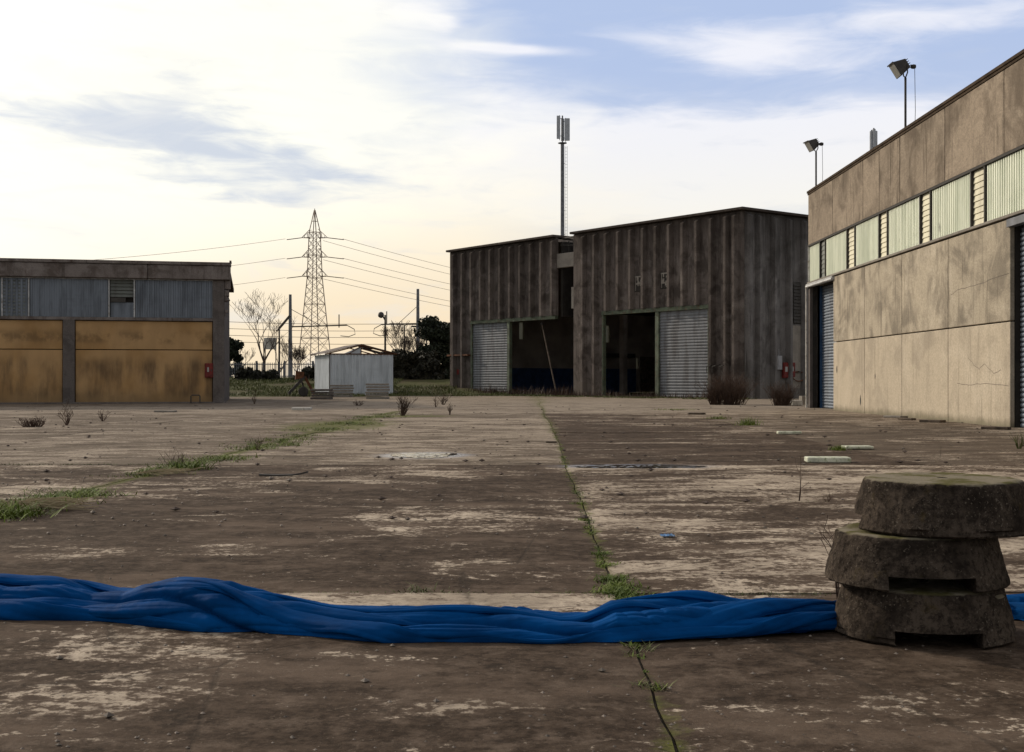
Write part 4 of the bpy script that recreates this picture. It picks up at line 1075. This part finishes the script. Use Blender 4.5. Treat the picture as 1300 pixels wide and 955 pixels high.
def bare_tree(loc, hgt, seed, label, lean=(0,0), depth=5, spread=.6, n=3):
    r_ = random.Random(seed); o_ = thing('bare_tree', label, 'tree', loc)
    mb = MB(); th = hgt*.22; mb.tube([(0,0,-.2),(lean[0]*.3,lean[1],th*.5),(lean[0],lean[1],th)], [hgt*.028,hgt*.022,hgt*.018], 8, False); mb.build('trunk', M['bark'], o_, smooth=True)
    mb = MB(); top = Vector((lean[0],lean[1],th))
    for k in range(4):
        a = k*PI/2+r_.uniform(-.5,.5); branch_mesh(mb, top, Vector((math.cos(a)*.55, math.sin(a)*.5, 1)), hgt*.29, hgt*.012, depth, r_, spread, .22, n, 4, .012)
    mb.build('crown', M['bark'], o_); return o_
def leafclump(mb, r_, cx, cy, cz, rx, ry, rz, n, s0, s1, droop=0):
    for _ in range(n):
        u = Vector((r_.gauss(0,1), r_.gauss(0,1), r_.gauss(0,1))).normalized()*(r_.random()**.45)
        p = Vector((cx+u.x*rx, cy+u.y*ry, cz+u.z*rz))
        s = r_.uniform(s0, s1); a = Vector((r_.uniform(-1,1), r_.uniform(-1,1), r_.uniform(-1,1))).normalized(); b = a.cross(Vector((r_.uniform(-1,1), r_.uniform(-1,1), r_.uniform(-1,1)))).normalized()
        k0 = len(mb.v); mb.v += [tuple(p-a*s), tuple(p+b*s*.55), tuple(p+a*s), tuple(p-b*s*.55)]; mb.f.append((k0,k0+1,k0+2,k0+3))
def leafy(name, loc, w, hgt, seed, label, cat, m, clumps=26, per=260, s=(.08,.22), depthw=None, base=.0, taper=.5):
    r_ = random.Random(seed); o_ = thing(name, label, cat, loc); dp_ = depthw or w
    mb = MB(); tp = MB(); tp.tube([(0,0,-.3),(0,0,hgt*.75)], [.14+hgt*.015,.04], 7, False)
    for k in range(clumps):
        z = base+(hgt-base)*r_.random()**.85; f_ = 1-taper*(z/hgt)**1.5; a = r_.uniform(0,2*PI); rr = math.sqrt(r_.random())
        cx, cy = math.cos(a)*w/2*f_*rr, math.sin(a)*dp_/2*f_*rr; rs = w*.16*r_.uniform(.7,1.3)
        leafclump(mb, r_, cx, cy, z*.94, rs, rs, rs*.8, per, *s)
        tp.tube([(0,0,z*.5),(cx*.6,cy*.6,z*.8),(cx,cy,z*.92)], [.06,.04,.02], 4, False)
    tp.build('trunk', M['bark'], o_); mb.build('crown', m, o_); return o_
p = at(335, 470, 118); bare_tree((p.x,118,1.1), 7.9, 11, 'bare leafless tree left of the railway mast, tallest of the trees', (.0,0), 5, .72, 2)
p = at(352, 470, 121); bare_tree((p.x,121,1.1), 4.4, 5, 'small bare tree just right of the tallest bare one', (.4,0), 4, .6, 2)
p = at(375, 470, 123); bare_tree((p.x,123,1.1), 3.4, 15, 'low bare shrub tree standing before the pylon foot', (.1,0), 4, .75)
p = at(312, 470, 116); bare_tree((p.x,116,1.1), 3.6, 25, 'slim bare tree leaning beside the evergreen at the ochre warehouse', (-.7,0), 3, .4)
p = at(508, 470, 112); bare_tree((p.x,112,.9), 5.6, 31, 'bare twiggy tree rising over the dark brambles', (.2,0), 5, .75, 2)
p = at(524, 470, 114); bare_tree((p.x,114,.9), 4.8, 37, 'bare twiggy tree next to the right railway mast', (.0,0), 4, .7)
p = at(291, 470, 112); leafy('evergreen_tree', (p.x,112,1.0), 3.0, 4.1, 3, 'dark evergreen tree beside the corner of the ochre warehouse', 'tree', M['evergreen'], 26, 240)
p = at(557, 470, 110); leafy('evergreen_tree', (p.x,110,.5), 5.0, 6.1, 4, 'dark evergreen tree beside the left end of the brown warehouse', 'tree', M['evergreen'], 50, 330)
p = at(585, 470, 116); leafy('evergreen_tree', (p.x,116,.0), 4.5, 5.6, 14, 'dark evergreen tree half hidden behind the brown warehouse end', 'tree', M['evergreen'], 30, 240)
for i, (px, w, hh, lab) in enumerate(((500,3.2,2.9,'dark bramble bush directly right of the shed'),(520,3.6,3.3,'taller dark bramble bush below the bare twiggy trees'),(540,3.4,3.1,'dark bramble bush at the foot of the big evergreen'))):
    p = at(px, 470, 106); leafy('bramble_bush', (p.x,106+i*.5,.3), w, hh, 40+i, lab, 'bush', M['bramble'], 26, 260, base=.2, taper=.25)
for i, (px, w, hh, lab) in enumerate(((322,2.6,1.1,'low dark bush before the fence under the bare tree'),(345,2.6,1.3,'low dark bush before the fence below the sign'),(392,2.6,1.5,'low dark bush between fence end and shed'))):
    p = at(px, 470, 104); leafy('bramble_bush', (p.x,104,.75), w, hh, 60+i, lab, 'bush', M['bramble'], 16, 170, base=.1, taper=.2)

def dry_bush(loc, hgt, w, seed, label, n=34, m=None, group=None, depth=2, rad=.012, name='dry_weed'):
    r_ = random.Random(seed); mb = MB()
    for k in range(n):
        a = r_.uniform(0,2*PI); l_ = r_.uniform(.2,1)*w/2/hgt
        branch_mesh(mb, Vector((math.cos(a)*w*(.1 if n < 40 else .36)*r_.random(), math.sin(a)*w*(.1 if n < 40 else .3)*r_.random(), 0)), Vector((math.cos(a)*l_, math.sin(a)*l_, .8)), hgt*r_.uniform(.22,.6), rad, depth, r_, .75, .22, 2, 3, rad*.35, 3)
    o_ = mb.build(name, m or M['twig'], None); o_.location = loc; return tag(o_, label, 'weed', group)
for (px, py, hp_, wp_, sd_, lab, n) in (
    (511, 528, 24, 28, 1, 'reddish dry bush standing alone in front of the shed slabs', 30),
    (563, 514, 14, 18, 2, 'dry weed clump below the left end of the brown warehouse', 18),
    (571, 527, 13, 8, 3, 'thin dry stalks just right of the lone reddish bush', 7),
    (553, 517, 18, 10, 4, 'sparse dry stalks left of the dry weed clump', 6),
    (927, 514, 36, 56, 5, 'biggest reddish dry bush against the brown warehouse corner', 230),
    (908, 514, 22, 20, 6, 'dry bush left of the biggest one, at the shutter', 120),
    (992, 515, 26, 34, 7, 'reddish dry bush below the red cabinets', 150),
    (85, 540, 30, 26, 8, 'branching dry weed before the ochre wall left of its column', 10),
    (42, 542, 12, 34, 9, 'low pale dry weed in front of the ochre wall, leftmost', 60),
    (131, 535, 14, 24, 10, 'faint dry weed right of the ochre wall column', 8),
    (323, 513, 17, 8, 11, 'slim dry weed at the edge of the grass by the ochre corner', 6),
    (455, 515, 8, 30, 12, 'low tangle of dry twigs before the shed', 14)):
    p = gl(px, py); s_ = p.y/F; dry_bush(p, hp_*s_, wp_*s_, sd_, lab, n)
p = gl(1014,636); dry_bush(p, .55, .12, 21, 'single dry stalk in front of the pale concrete block', 2, depth=1, rad=.006)
p = gl(1052,637); dry_bush(p, .12, .3, 22, 'tiny dry stalks left of the stacked concrete bases', 6, depth=1, rad=.004)
p = gl(1066,765); dry_bush(p, .38, .35, 23, 'dark dry twigs poking up behind the stacked concrete bases', 9, depth=2, rad=.005)
p = gl(327,572); dry_bush(p, .32, .25, 24, 'upright dry stems in the green joint strip', 5, depth=1, rad=.006)
p = gl(222,593); dry_bush(p, .28, .7, 26, 'purplish dry stems beside the bright grass tuft at left', 24, depth=1, rad=.005)
p = gl(1294,570); dry_bush(p, .35, .35, 25, 'small weed at the right edge behind the stacked bases', 16, M['grass_dull'], depth=1, rad=.007)

# weeds and reeds at the foot of the brown warehouse (nobody could count)
r_ = random.Random(77); mb = MB()
def blade(mb, x, y, z, h_, w, r_, bend=.4):
    a = r_.uniform(0, 2*PI); q_ = h_*bend*(.3+r_.random()); dx, dy = math.cos(a)*q_, math.sin(a)*q_; h_ *= r_.uniform(.5,1); b = a+PI/2+r_.uniform(-.6,.6); wx_, wy_ = math.cos(b)*w/2, math.sin(b)*w/2
    k0 = len(mb.v); mb.v += [(x-wx_,y-wy_,z),(x+wx_,y+wy_,z),(x+dx*.4+wx_*.7,y+dy*.4+wy_*.7,z+h_*.6),(x+dx*.4-wx_*.7,y+dy*.4-wy_*.7,z+h_*.6),(x+dx,y+dy,z+h_)]
    mb.f += [(k0,k0+1,k0+2,k0+3),(k0+3,k0+2,k0+4)]
for _ in range(9000):
    u = r_.uniform(-.5, 36); off = -abs(r_.gauss(.2,.8))-.1
    dens = .5+.5*mn.noise(Vector((u*.6, 0, 4)))
    if r_.random() > dens*(1.1 if u > 15 else .55): continue
    p = bbw(off, u, 0); blade(mb, p.x, p.y, 0, r_.uniform(.15,.9)*(.5+dens)*(1.0 if u > 15 else .6), .03, r_, .3)
stuff(mb.build('dry_reeds', M['reed']), 'reddish dry weeds along the foot of the brown warehouse', 'weeds')
mb = MB()
for _ in range(9000):
    u = r_.uniform(-2, 38); off = -r_.uniform(.4, 3.6)
    if mn.noise(Vector((u*.5, off*.8, 2))) < .0: continue
    p = bbw(off, u, 0); blade(mb, p.x, p.y, 0, r_.uniform(.04,.16), .04, r_, .6)
stuff(mb.build('verge_grass', M['grass_dull']), 'short dull grass in front of the brown warehouse', 'grass')
mb = MB()
for _ in range(42000):
    y = r_.uniform(84, 109); x = r_.uniform(-34, 2 if y < 97 else -10)
    if x > -5 and y > 92: continue
    if mn.noise(Vector((x*.25, y*.25, 2))) < -.15: continue
    blade(mb, x, y, terrain(x,y)-.02, r_.uniform(.08,.34), .05, r_, .6)
stuff(mb.build('bank_grass', M['grass_dull']), 'green grass on the bank left of the shed', 'grass')
# joint grass
mb = MB(); md = MB()
def tuft(mb, x, y, n, h_, sp, w=.006):
    for _ in range(n): blade(mb, x+r_.gauss(0,sp), y+r_.gauss(0,sp), -.01, h_*r_.uniform(.3,1.1), w*r_.uniform(.7,1.8), r_, 1.7)
for _ in range(1500):
    y = 9.5+32*r_.random()**1.2; den = mn.noise(Vector((0, y*.55, 7)))
    if den < -.12: continue
    x = -4.5+r_.gauss(0,.10+.008*y); tuft(mb if r_.random() < .7 else md, x, y, 9, .06+.08*max(0,den), .05, .008)
for (px, py, n, h_, sp) in ((12,655,420,.17,.16),(60,640,300,.13,.2),(105,630,260,.10,.16),(238,596,360,.17,.13),(287,583,160,.12,.2),(330,570,160,.09,.2),(370,566,120,.13,.1)):
    p = gl(px, py); tuft(mb, p.x, p.y, n, h_, sp, .009)
for _ in range(420):
    y = 4.6+46*r_.random()**1.9; x = jx(.5,y)+r_.gauss(0,.022); den = mn.noise(Vector((3, y*1.3, 7)))
    if den < -.05 and y < 30: continue
    tuft(mb if r_.random() < .6 else md, x, y, 10, .025+.02*r_.random(), .02, .005)
for (px, py, n, h_, sp) in ((780,735,260,.045,.05),(786,752,420,.04,.06),(789,745,260,.05,.05),(767,703,160,.035,.03),(735,640,160,.04,.05),(818,850,30,.010,.012),(812,832,12,.010,.010),(741,660,120,.035,.03),(800,760,160,.03,.06),(772,717,120,.03,.03)):
    p = gl(px, py); tuft(mb, p.x, p.y, n, h_, sp, .006)
for _ in range(160):
    x = r_.uniform(-2.6, 2.2); tuft(md, x, 6.64+r_.gauss(0,.012), 6, .02, .02, .004)
for (px, py, n, h_, sp) in ((532,750,60,.05,.05),(583,752,40,.03,.08),(900,752,20,.02,.05)):
    p = gl(px, py); tuft(md, p.x, p.y, n, h_, sp, .005)
for _ in range(120):
    x = r_.uniform(-9.5, -4.6); tuft(md, x, 16.64+r_.gauss(0,.02), 6, .04, .03, .006)
for _ in range(60):
    x = r_.uniform(.6, 7); tuft(md, x, 11.64+r_.gauss(0,.02), 4, .02, .03, .005)
stuff(mb.build('joint_grass', M['grass']), 'bright green grass growing in the open slab joints', 'grass')
stuff(md.build('joint_weeds', M['grass_dull']), 'dull low weeds growing in the slab joints', 'weeds')
def grass_tuft(px, py, h_, sp, n, label):
    p = gl(px, py); mb = MB()
    for _ in range(n): blade(mb, r_.gauss(0,sp), r_.gauss(0,sp), -.01, h_*r_.uniform(.4,1.1), .012, r_, .9)
    o_ = mb.build('grass_tuft', M['grass']); o_.location = p; tag(o_, label, 'grass tuft')
grass_tuft(950, 540, .28, .12, 240, 'green grass tuft, right one of the two before the brown warehouse shutter')
grass_tuft(912, 532, .14, .16, 200, 'low green tuft, left one of the two before the brown warehouse shutter')
grass_tuft(855, 521, .12, .4, 220, 'flat green patch of grass in front of the brown warehouse shutter')
grass_tuft(1064, 572, .12, .06, 260, 'thin green tuft between the two pale blocks at right')
# dry straw at the left edge
mb = MB(); p0 = gl(25, 648)
for _ in range(70):
    a = r_.uniform(-.5,.6); l_ = r_.uniform(.15,.5); x, y = p0.x+r_.gauss(0,.22), p0.y+r_.gauss(0,.15); mb.bar((x,y,.02+r_.random()*.08),(x+l_*math.cos(a),y+l_*math.sin(a),.01+r_.random()*.10),.006)
p0 = gl(200, 603)
for _ in range(40):
    a = r_.uniform(-.9,.6); l_ = r_.uniform(.15,.4); x, y = p0.x+r_.gauss(0,.16), p0.y+r_.gauss(0,.12); mb.bar((x,y,.02+r_.random()*.04),(x+l_*math.cos(a),y+l_*math.sin(a),.01+r_.random()*.08),.006)
stuff(mb.build('dry_straw', M['straw']), 'pale dry straw lying in the green strip at left', 'straw')

# ------------------------------------------------------------------ loose things on the yard
def block(px, py, wpx, hgt, dpt, rz, m, name, label, cat, z=0.0):
    p = gl(px, py); w = wpx*p.y/F; o_ = MB()
    nn = 8; mb = MB()
    mb.box(-w/2, w/2, 0, dpt, z+.002, z+hgt, min(.012, hgt*.25)); o2 = mb.build(name, m); o2.location = p; o2.rotation_euler = (0,0,R(rz)); return tag(o2, label, cat)
block(1053, 588, 55, .075, .30, -4, M['slab_white'], 'concrete_block', 'pale mossy concrete block lying nearest the stacked bases', 'concrete block')
block(1003, 551.5, 30, .06, .22, -2, M['slab_white'], 'concrete_block', 'pale concrete block farther back, left of the near pale one', 'concrete block')
block(1092, 570.5, 36, .05, .3, 3, M['slab_white'], 'concrete_block', 'flat pale block right of and beyond the near pale one', 'concrete block')
block(885, 526.5, 22, .06, .3, 2, M['wood'], 'plank', 'short dark plank left of the green tufts', 'plank')
block(382, 521, 24, .10, .5, 3, M['white'], 'board', 'pale board lying before the slab stacks at the grass edge', 'board')
block(208, 523.5, 26, .06, .4, 0, M['pale_beam'], 'board', 'pale board lying in front of the ochre wall', 'board')
block(1132, 530.5, 28, .06, .35, -58, M['pale_beam'], 'plank', 'pale plank at the beige wall foot, farthest one', 'plank')
block(1180, 536.5, 30, .07, .3, -50, M['wood'], 'plank', 'dark plank at the beige wall foot, middle one', 'plank')
block(1262, 545.8, 34, .07, .25, -40, M['wood'], 'plank', 'dark plank at the beige wall foot near the grey door', 'plank')
block(1148, 533, 24, .05, .2, -62, M['wood'], 'plank', 'thin dark plank between the pale and middle planks at the wall', 'plank')
block(1013, 515, 12, .22, .5, 4, M['white'], 'concrete_block', 'small white block by the far corner of the beige warehouse', 'concrete block')
block(1023, 514, 10, .40, .4, 8, M['pale_beam'], 'concrete_block', 'upright grey block against the beige warehouse corner pipe', 'concrete block')
block(700, 562.5, 14, .03, .08, 4, M['wood'], 'stick', 'dark stick lying across the overgrown joint', 'stick')
# dark curled strip left
p = gl(361, 605); mb = MB(); pts = [(-.30,0,.02),(-.1,.02,.012),(.1,0,.018),(.2,-.02,.035),(.28,-.03,.055)]
for a, b in zip(pts[:-1], pts[1:]): mb.bar(a, b, .06, .02)
o_ = mb.build('metal_strip', M['dark_steel']); o_.location = p; tag(o_, 'curled dark metal strip lying on the middle slab', 'metal strip')
mb = MB(); p = gl(847, 682); n = 9
for i in range(n):
    for j in range(n):
        x, y = (i/(n-1)-.5)*.10, (j/(n-1)-.5)*.10; mb.v.append((x, y, .012+.02*abs(mn.noise(Vector((x*40,y*40,3))))))
for i in range(n-1):
    for j in range(n-1): a = i*n+j; mb.f.append((a,a+n,a+n+1,a+1))
o_ = mb.build('plastic_scrap', M['film']); o_.location = p; tag(o_, 'small crumpled blue plastic scrap on the right slabs', 'litter')
# pebbles and crumbs
mb = MB(); r_ = random.Random(5)
for _ in range(1700):
    y = 3.6+32*r_.random()**1.9; x = r_.uniform(-.45,.45)*y*1.05; s_ = r_.uniform(.003,.011)*(1 if y < 9 else 1.8)*(2 if r_.random() < .04 else 1)
    vs = [(x+s_*a*r_.uniform(.7,1.2), y+s_*b*r_.uniform(.7,1.2), max(.001, s_*.5+s_*c*.6)) for a, b, c in ((1,0,0),(0,1,0),(-1,0,0),(0,-1,0),(0,0,1),(0,0,-1))]
    mb.add(vs, [(0,1,4),(1,2,4),(2,3,4),(3,0,4),(1,0,5),(2,1,5),(3,2,5),(0,3,5)])
stuff(mb.build('gravel_crumbs', plain('gravel', (.17,.14,.115), var=.6, scale=8)), 'small loose gravel and crumbs scattered over the yard', 'gravel')
mb = MB()
for _ in range(260):
    y = 10+45*r_.random(); x = r_.uniform(-.42,.42)*y; s_ = r_.uniform(.02,.05)
    vs = [(x+s_*a*r_.uniform(.7,1.4), y+s_*b*r_.uniform(.7,1.4), max(.001, s_*.4+s_*c*.45)) for a, b, c in ((1,0,0),(0,1,0),(-1,0,0),(0,-1,0),(0,0,1),(0,0,-1))]
    mb.add(vs, [(0,1,4),(1,2,4),(2,3,4),(3,0,4),(1,0,5),(2,1,5),(3,2,5),(0,3,5)])
stuff(mb.build('debris_lumps', M['bark']), 'dark crumbs of debris scattered over the far yard', 'debris')

# ------------------------------------------------------------------ stacked concrete bases
def base_mesh(seed):
    n, ns = 220, 26; R0, R1, Hh = .402, .350, .232; mb = MB(); vs = []
    prof = [(.05, 0), (R0-.03, 0), (R0-.008, .004)]
    for i in range(ns+1): f_ = i/ns; prof.append((R0+(R1-R0)*f_, .012+(Hh-.026)*f_))
    prof += [(R1-.010, Hh-.005), (R1-.03, Hh), (R1-.06, Hh), (R1-.12, Hh), (R1-.18, Hh), (R1-.24, Hh), (.045, Hh)]
    mb.lathe(prof, n)
    out = []
    for (x, y, z) in mb.v:
        p = Vector((x, y, z)); e = .006*mn.noise(p*9+Vector((seed,0,0)))+.0030*mn.noise(p*34)+.0018*mn.noise(p*80)
        chip = max(0, mn.noise(p*5+Vector((seed*3,1,0)))-.22)*.07 if abs(z-Hh) < .03 or z < .03 else 0
        r0 = math.hypot(x, y); k_ = 1+(e-chip)/max(.1, r0); out.append((x*k_, y*k_, z+(e*.5 if z > .02 else 0)))
    mb.v = out
    o_ = mb.build('concrete_weight', M['cone']); me = o_.data
    cut = MB(); cut.box(-.182, .182, -.6, .6, -.05, .068); c_ = cut.build('cutter', None)
    cut2 = MB(); cut2.lathe([(.022,.1),(.026,.3)], 24); cut2.box(-.045,.045,-.012,.012,.15,.3) if False else None; c2 = cut2.build('cutter', None)
    for q in (c_, c2):
        bm_ = o_.modifiers.new('b', 'BOOLEAN'); bm_.operation = 'DIFFERENCE'; bm_.object = q; bm_.solver = 'EXACT'
    dg = bpy.context.evaluated_depsgraph_get(); ev = o_.evaluated_get(dg); new = bpy.data.meshes.new_from_object(ev)
    o_.modifiers.clear(); o_.data = new; bpy.data.objects.remove(c_); bpy.data.objects.remove(c2)
    new.shade_smooth()
    try: new.set_sharp_from_angle(angle=R(38))
    except Exception: pass
    return o_
YC = 5.60
for i, (px, z, rz, lab, seed) in enumerate(((1171,0.0,-7,'round slotted concrete base at the bottom of the stack of three',1.3),
                                            (1161.5,.233,-6,'round slotted concrete base in the middle of the stack of three',5.1),
                                            (1196,.467,71,'mossy topped round concrete base on top of the stack of three',8.7))):
    o_ = base_mesh(seed); o_.location = ((px-CX)/F*YC, YC-(.0,.0,.0)[i], z+.002*i); o_.rotation_euler = (0,0,R(rz)); tag(o_, lab, 'concrete base', 'stacked round concrete bases')

# ------------------------------------------------------------------ the blue tarpaulin
bot = [(-260,780),(-60,783),(0,785),(61,787),(123,789),(200,797),(277,804),(350,806),(400,808),(473,815),(565,817.5),(658,817.5),(750,815),(800,814),(915,811),(1010,806),(1057,802),(1110,784),(1160,776),(1220,776),(1262,786),(1300,794),(1400,800),(1560,806)]
top = [(-260,738),(-60,730),(0,733),(15,737.5),(61,737),(80,738),(120,750),(160,748),(185,738.5),(215,732),(250,733),(285,738),(300,745),(332,752),(366,760),(411,771),(473,775),(519,775),(541,774),(611,777),(658,775),(713,780.6),(750,780),(765,772),(780,763),(854,761.5),(915,762.5),(1008,765),(1066,765),(1110,757),(1160,752),(1220,752),(1262,756),(1300,757),(1400,752),(1560,748)]
def itp(tab, x): return float(np.interp(x, [a for a, _ in tab], [b for _, b in tab]))
def lobes(w):   # rounded lobes, sharp valleys
    f_ = (w-math.floor(w))**.62
    return abs(math.sin(PI*f_))**.6
mb = MB(); NS, NV = 1500, 150
pxs = np.linspace(-260, 1560, NS)
def tarp_at(px, v, ext=0.0):
    yb = itp(bot, px); yt = itp(top, px); Yf = F*H/(yb-HY); D = .50 if px < 1060 or px > 1270 else .36
    D += .08*mn.noise(Vector((px*.006, 3, 1)))
    Yt = Yf+D*.52; T = H-(yt-HY)*Yt/F
    T = max(.05, T)*.90
    phi = -.30+(PI+.45)*v
    cy_, cz_ = Yf+D*.5, 0
    s = px/100.0
    # slow twist carries folds from front to back along the bundle
    tw = .55*mn.noise(Vector((s*.33, 0, 11)))*2+.10*s
    w1 = v*3.6+tw+.5*mn.noise(Vector((s*.38, v*1.0, 4)))
    w2 = v*6.5-tw*1.6+.9*mn.noise(Vector((s*.5, v*1.6, 8)))
    a2 = max(0, .42+1.2*mn.noise(Vector((s*.45, v*1.6, 21))))
    disp = (lobes(w1)-.75)*.066+(lobes(w2)-.7)*.036*a2
    w5 = v*17-tw*2.2+1.2*mn.noise(Vector((s*.35, v*2.0, 71))); disp += (lobes(w5)-.7)*.010*max(0, .5+1.1*mn.noise(Vector((s*.5, v*2.5, 77))))
    w6 = v*6+s*3.4+2.0*mn.noise(Vector((s*.7, v*2.0, 91))); disp += (lobes(w6)-.7)*.014*max(0, mn.noise(Vector((s*.6, v*1.8, 97)))-.08)*2
    w4 = v*9+s*2.1+1.5*mn.noise(Vector((s*.9, v*2.5, 55)))
    a4 = max(0, mn.noise(Vector((s*.8, v*2.0, 61)))-.05)
    disp += (lobes(w4)-.7)*.03*a4
    disp += .012*mn.noise(Vector((s*1.1, v*2.5, 30)))+.004*mn.noise(Vector((s*4, v*9, 33)))+.0015*mn.noise(Vector((s*12, v*22, 35)))
    disp *= min(1.0, T/.10)
    cx_ = math.cos(phi); sn = math.sin(phi)
    y = Yf+D*.5*(1-cx_*(1 if abs(cx_) < .9 else 1)); z = T*(max(0, sn)**.85 if sn > 0 else 0)
    nrm = Vector((0, -cx_/ (D*.5), sn/max(.05,T))).normalized()
    y += nrm.y*disp; z += nrm.z*disp*.9
    if phi < 0: y += -phi*.10; z = .006
    if phi > PI: z = .006
    z = max(z, .006+.0*v)
    x = (px-CX)/F*(Yf+D*.4)
    return (x+.012*mn.noise(Vector((s*1.5, v*3, 40))), y, z)
for px in pxs:
    for j in range(NV): mb.v.append(tarp_at(px, j/(NV-1)))
for i in range(NS-1):
    for j in range(NV-1): a = i*NV+j; mb.f.append((a, a+NV, a+NV+1, a+1))
def strand(mb, pa, pb, va, vb, r, seed, wa=1.7):
    n, m_ = int(abs(pb-pa)*.9), 44; st = len(mb.v); C_, T_ = [], []
    for i in range(n+1):
        u = i/n; px = pa+(pb-pa)*u; e_ = u*u*(3-2*u); v = va+(vb-va)*e_+.035*mn.noise(Vector((u*3, seed, 2)))
        p0 = Vector(tarp_at(px, max(.01, v-.07))); p1 = Vector(tarp_at(px, min(.99, v+.07))); C_.append(list(tarp_at(px, v))); T_.append(list((p1-p0).normalized()))
    C_, T_ = np.array(C_), np.array(T_)
    kn = np.hanning(71); kn /= kn.sum()
    sm = lambda A: np.stack([np.convolve(np.pad(A[:,q], 35, mode='edge'), kn, mode='valid') for q in range(3)], 1)
    C_, T_ = sm(C_), sm(T_)
    for i in range(n+1):
        u = i/n; px = pa+(pb-pa)*u; c = Vector(C_[i]); tv = Vector(T_[i]).normalized(); nv = Vector((1,0,0)).cross(tv).normalized()
        rr = r*math.sin(PI*min(1, max(0, u)))**.8*(1+.25*mn.noise(Vector((px*.006, seed, 6))))+.0005
        for k in range(m_):
            a = 2*PI*k/m_; ca, sa = math.cos(a), math.sin(a)
            q = 1+.12*mn.noise(Vector((px*.008+ca*.7, sa*1.6, seed)))+.075*(lobes(a/PI*3+px*.003+seed+.7*mn.noise(Vector((px*.005, sa, seed))))-.7)*2
            mb.v.append(tuple(c+nv*(.12*rr)+tv*(ca*rr*wa*q)+nv*(sa*rr*.78*q*(1 if sa > 0 else .6))))
    mb.v[st:] = [(x, y, max(z, .004)) for x, y, z in mb.v[st:]]
    for i in range(n):
        for k in range(m_): k2 = (k+1) % m_; mb.f.append((st+i*m_+k, st+(i+1)*m_+k, st+(i+1)*m_+k2, st+i*m_+k2))
for a_ in ((-260,300,.20,.10,.034,1),(-180,250,.52,.60,.030,2),(40,620,.66,.10,.040,3),(170,560,.42,.36,.026,4),(300,900,.50,.50,.026,5),(420,1000,.10,.12,.022,6),
           (700,1075,.10,.50,.044,7),(770,1080,.62,.66,.030,8),(880,1110,.12,.30,.022,9),(1240,1560,.2,.4,.035,10),(-60,180,.10,.36,.026,11)):
    strand(mb, *a_)
tp_ = thing('tarpaulin', 'long twisted blue tarpaulin lying across the foreground', 'tarpaulin', (0,5.7,0))
mb.v = [(x, y-5.7, z) for x, y, z in mb.v]
mb.build('sheet', M['tarp'], tp_, smooth=True)
def film(pxa, pxb, vc, vw, seed, lift=.003):
    mb = MB(); n, m_ = 50, 16
    for i in range(n+1):
        u = i/n; px = pxa+(pxb-pxa)*u
        for j in range(m_+1):
            v = vc+(j/m_-.5)*vw*(.35+.65*math.sin(PI*min(1,max(0.05,u+.1*mn.noise(Vector((u*7,j*.3,seed))))))); x, y, z = tarp_at(px, v)
            h_ = lift+.018*abs(mn.noise(Vector((u*9, j*.5, seed)))) if 0 < j < m_ else .002
            mb.v.append((x, y-5.7-.3*h_, z+h_))
    for i in range(n):
        for j in range(m_): a = i*(m_+1)+j; mb.f.append((a, a+m_+1, a+m_+2, a+1))
    mb.build('plastic_film', M['film'], tp_, smooth=True)
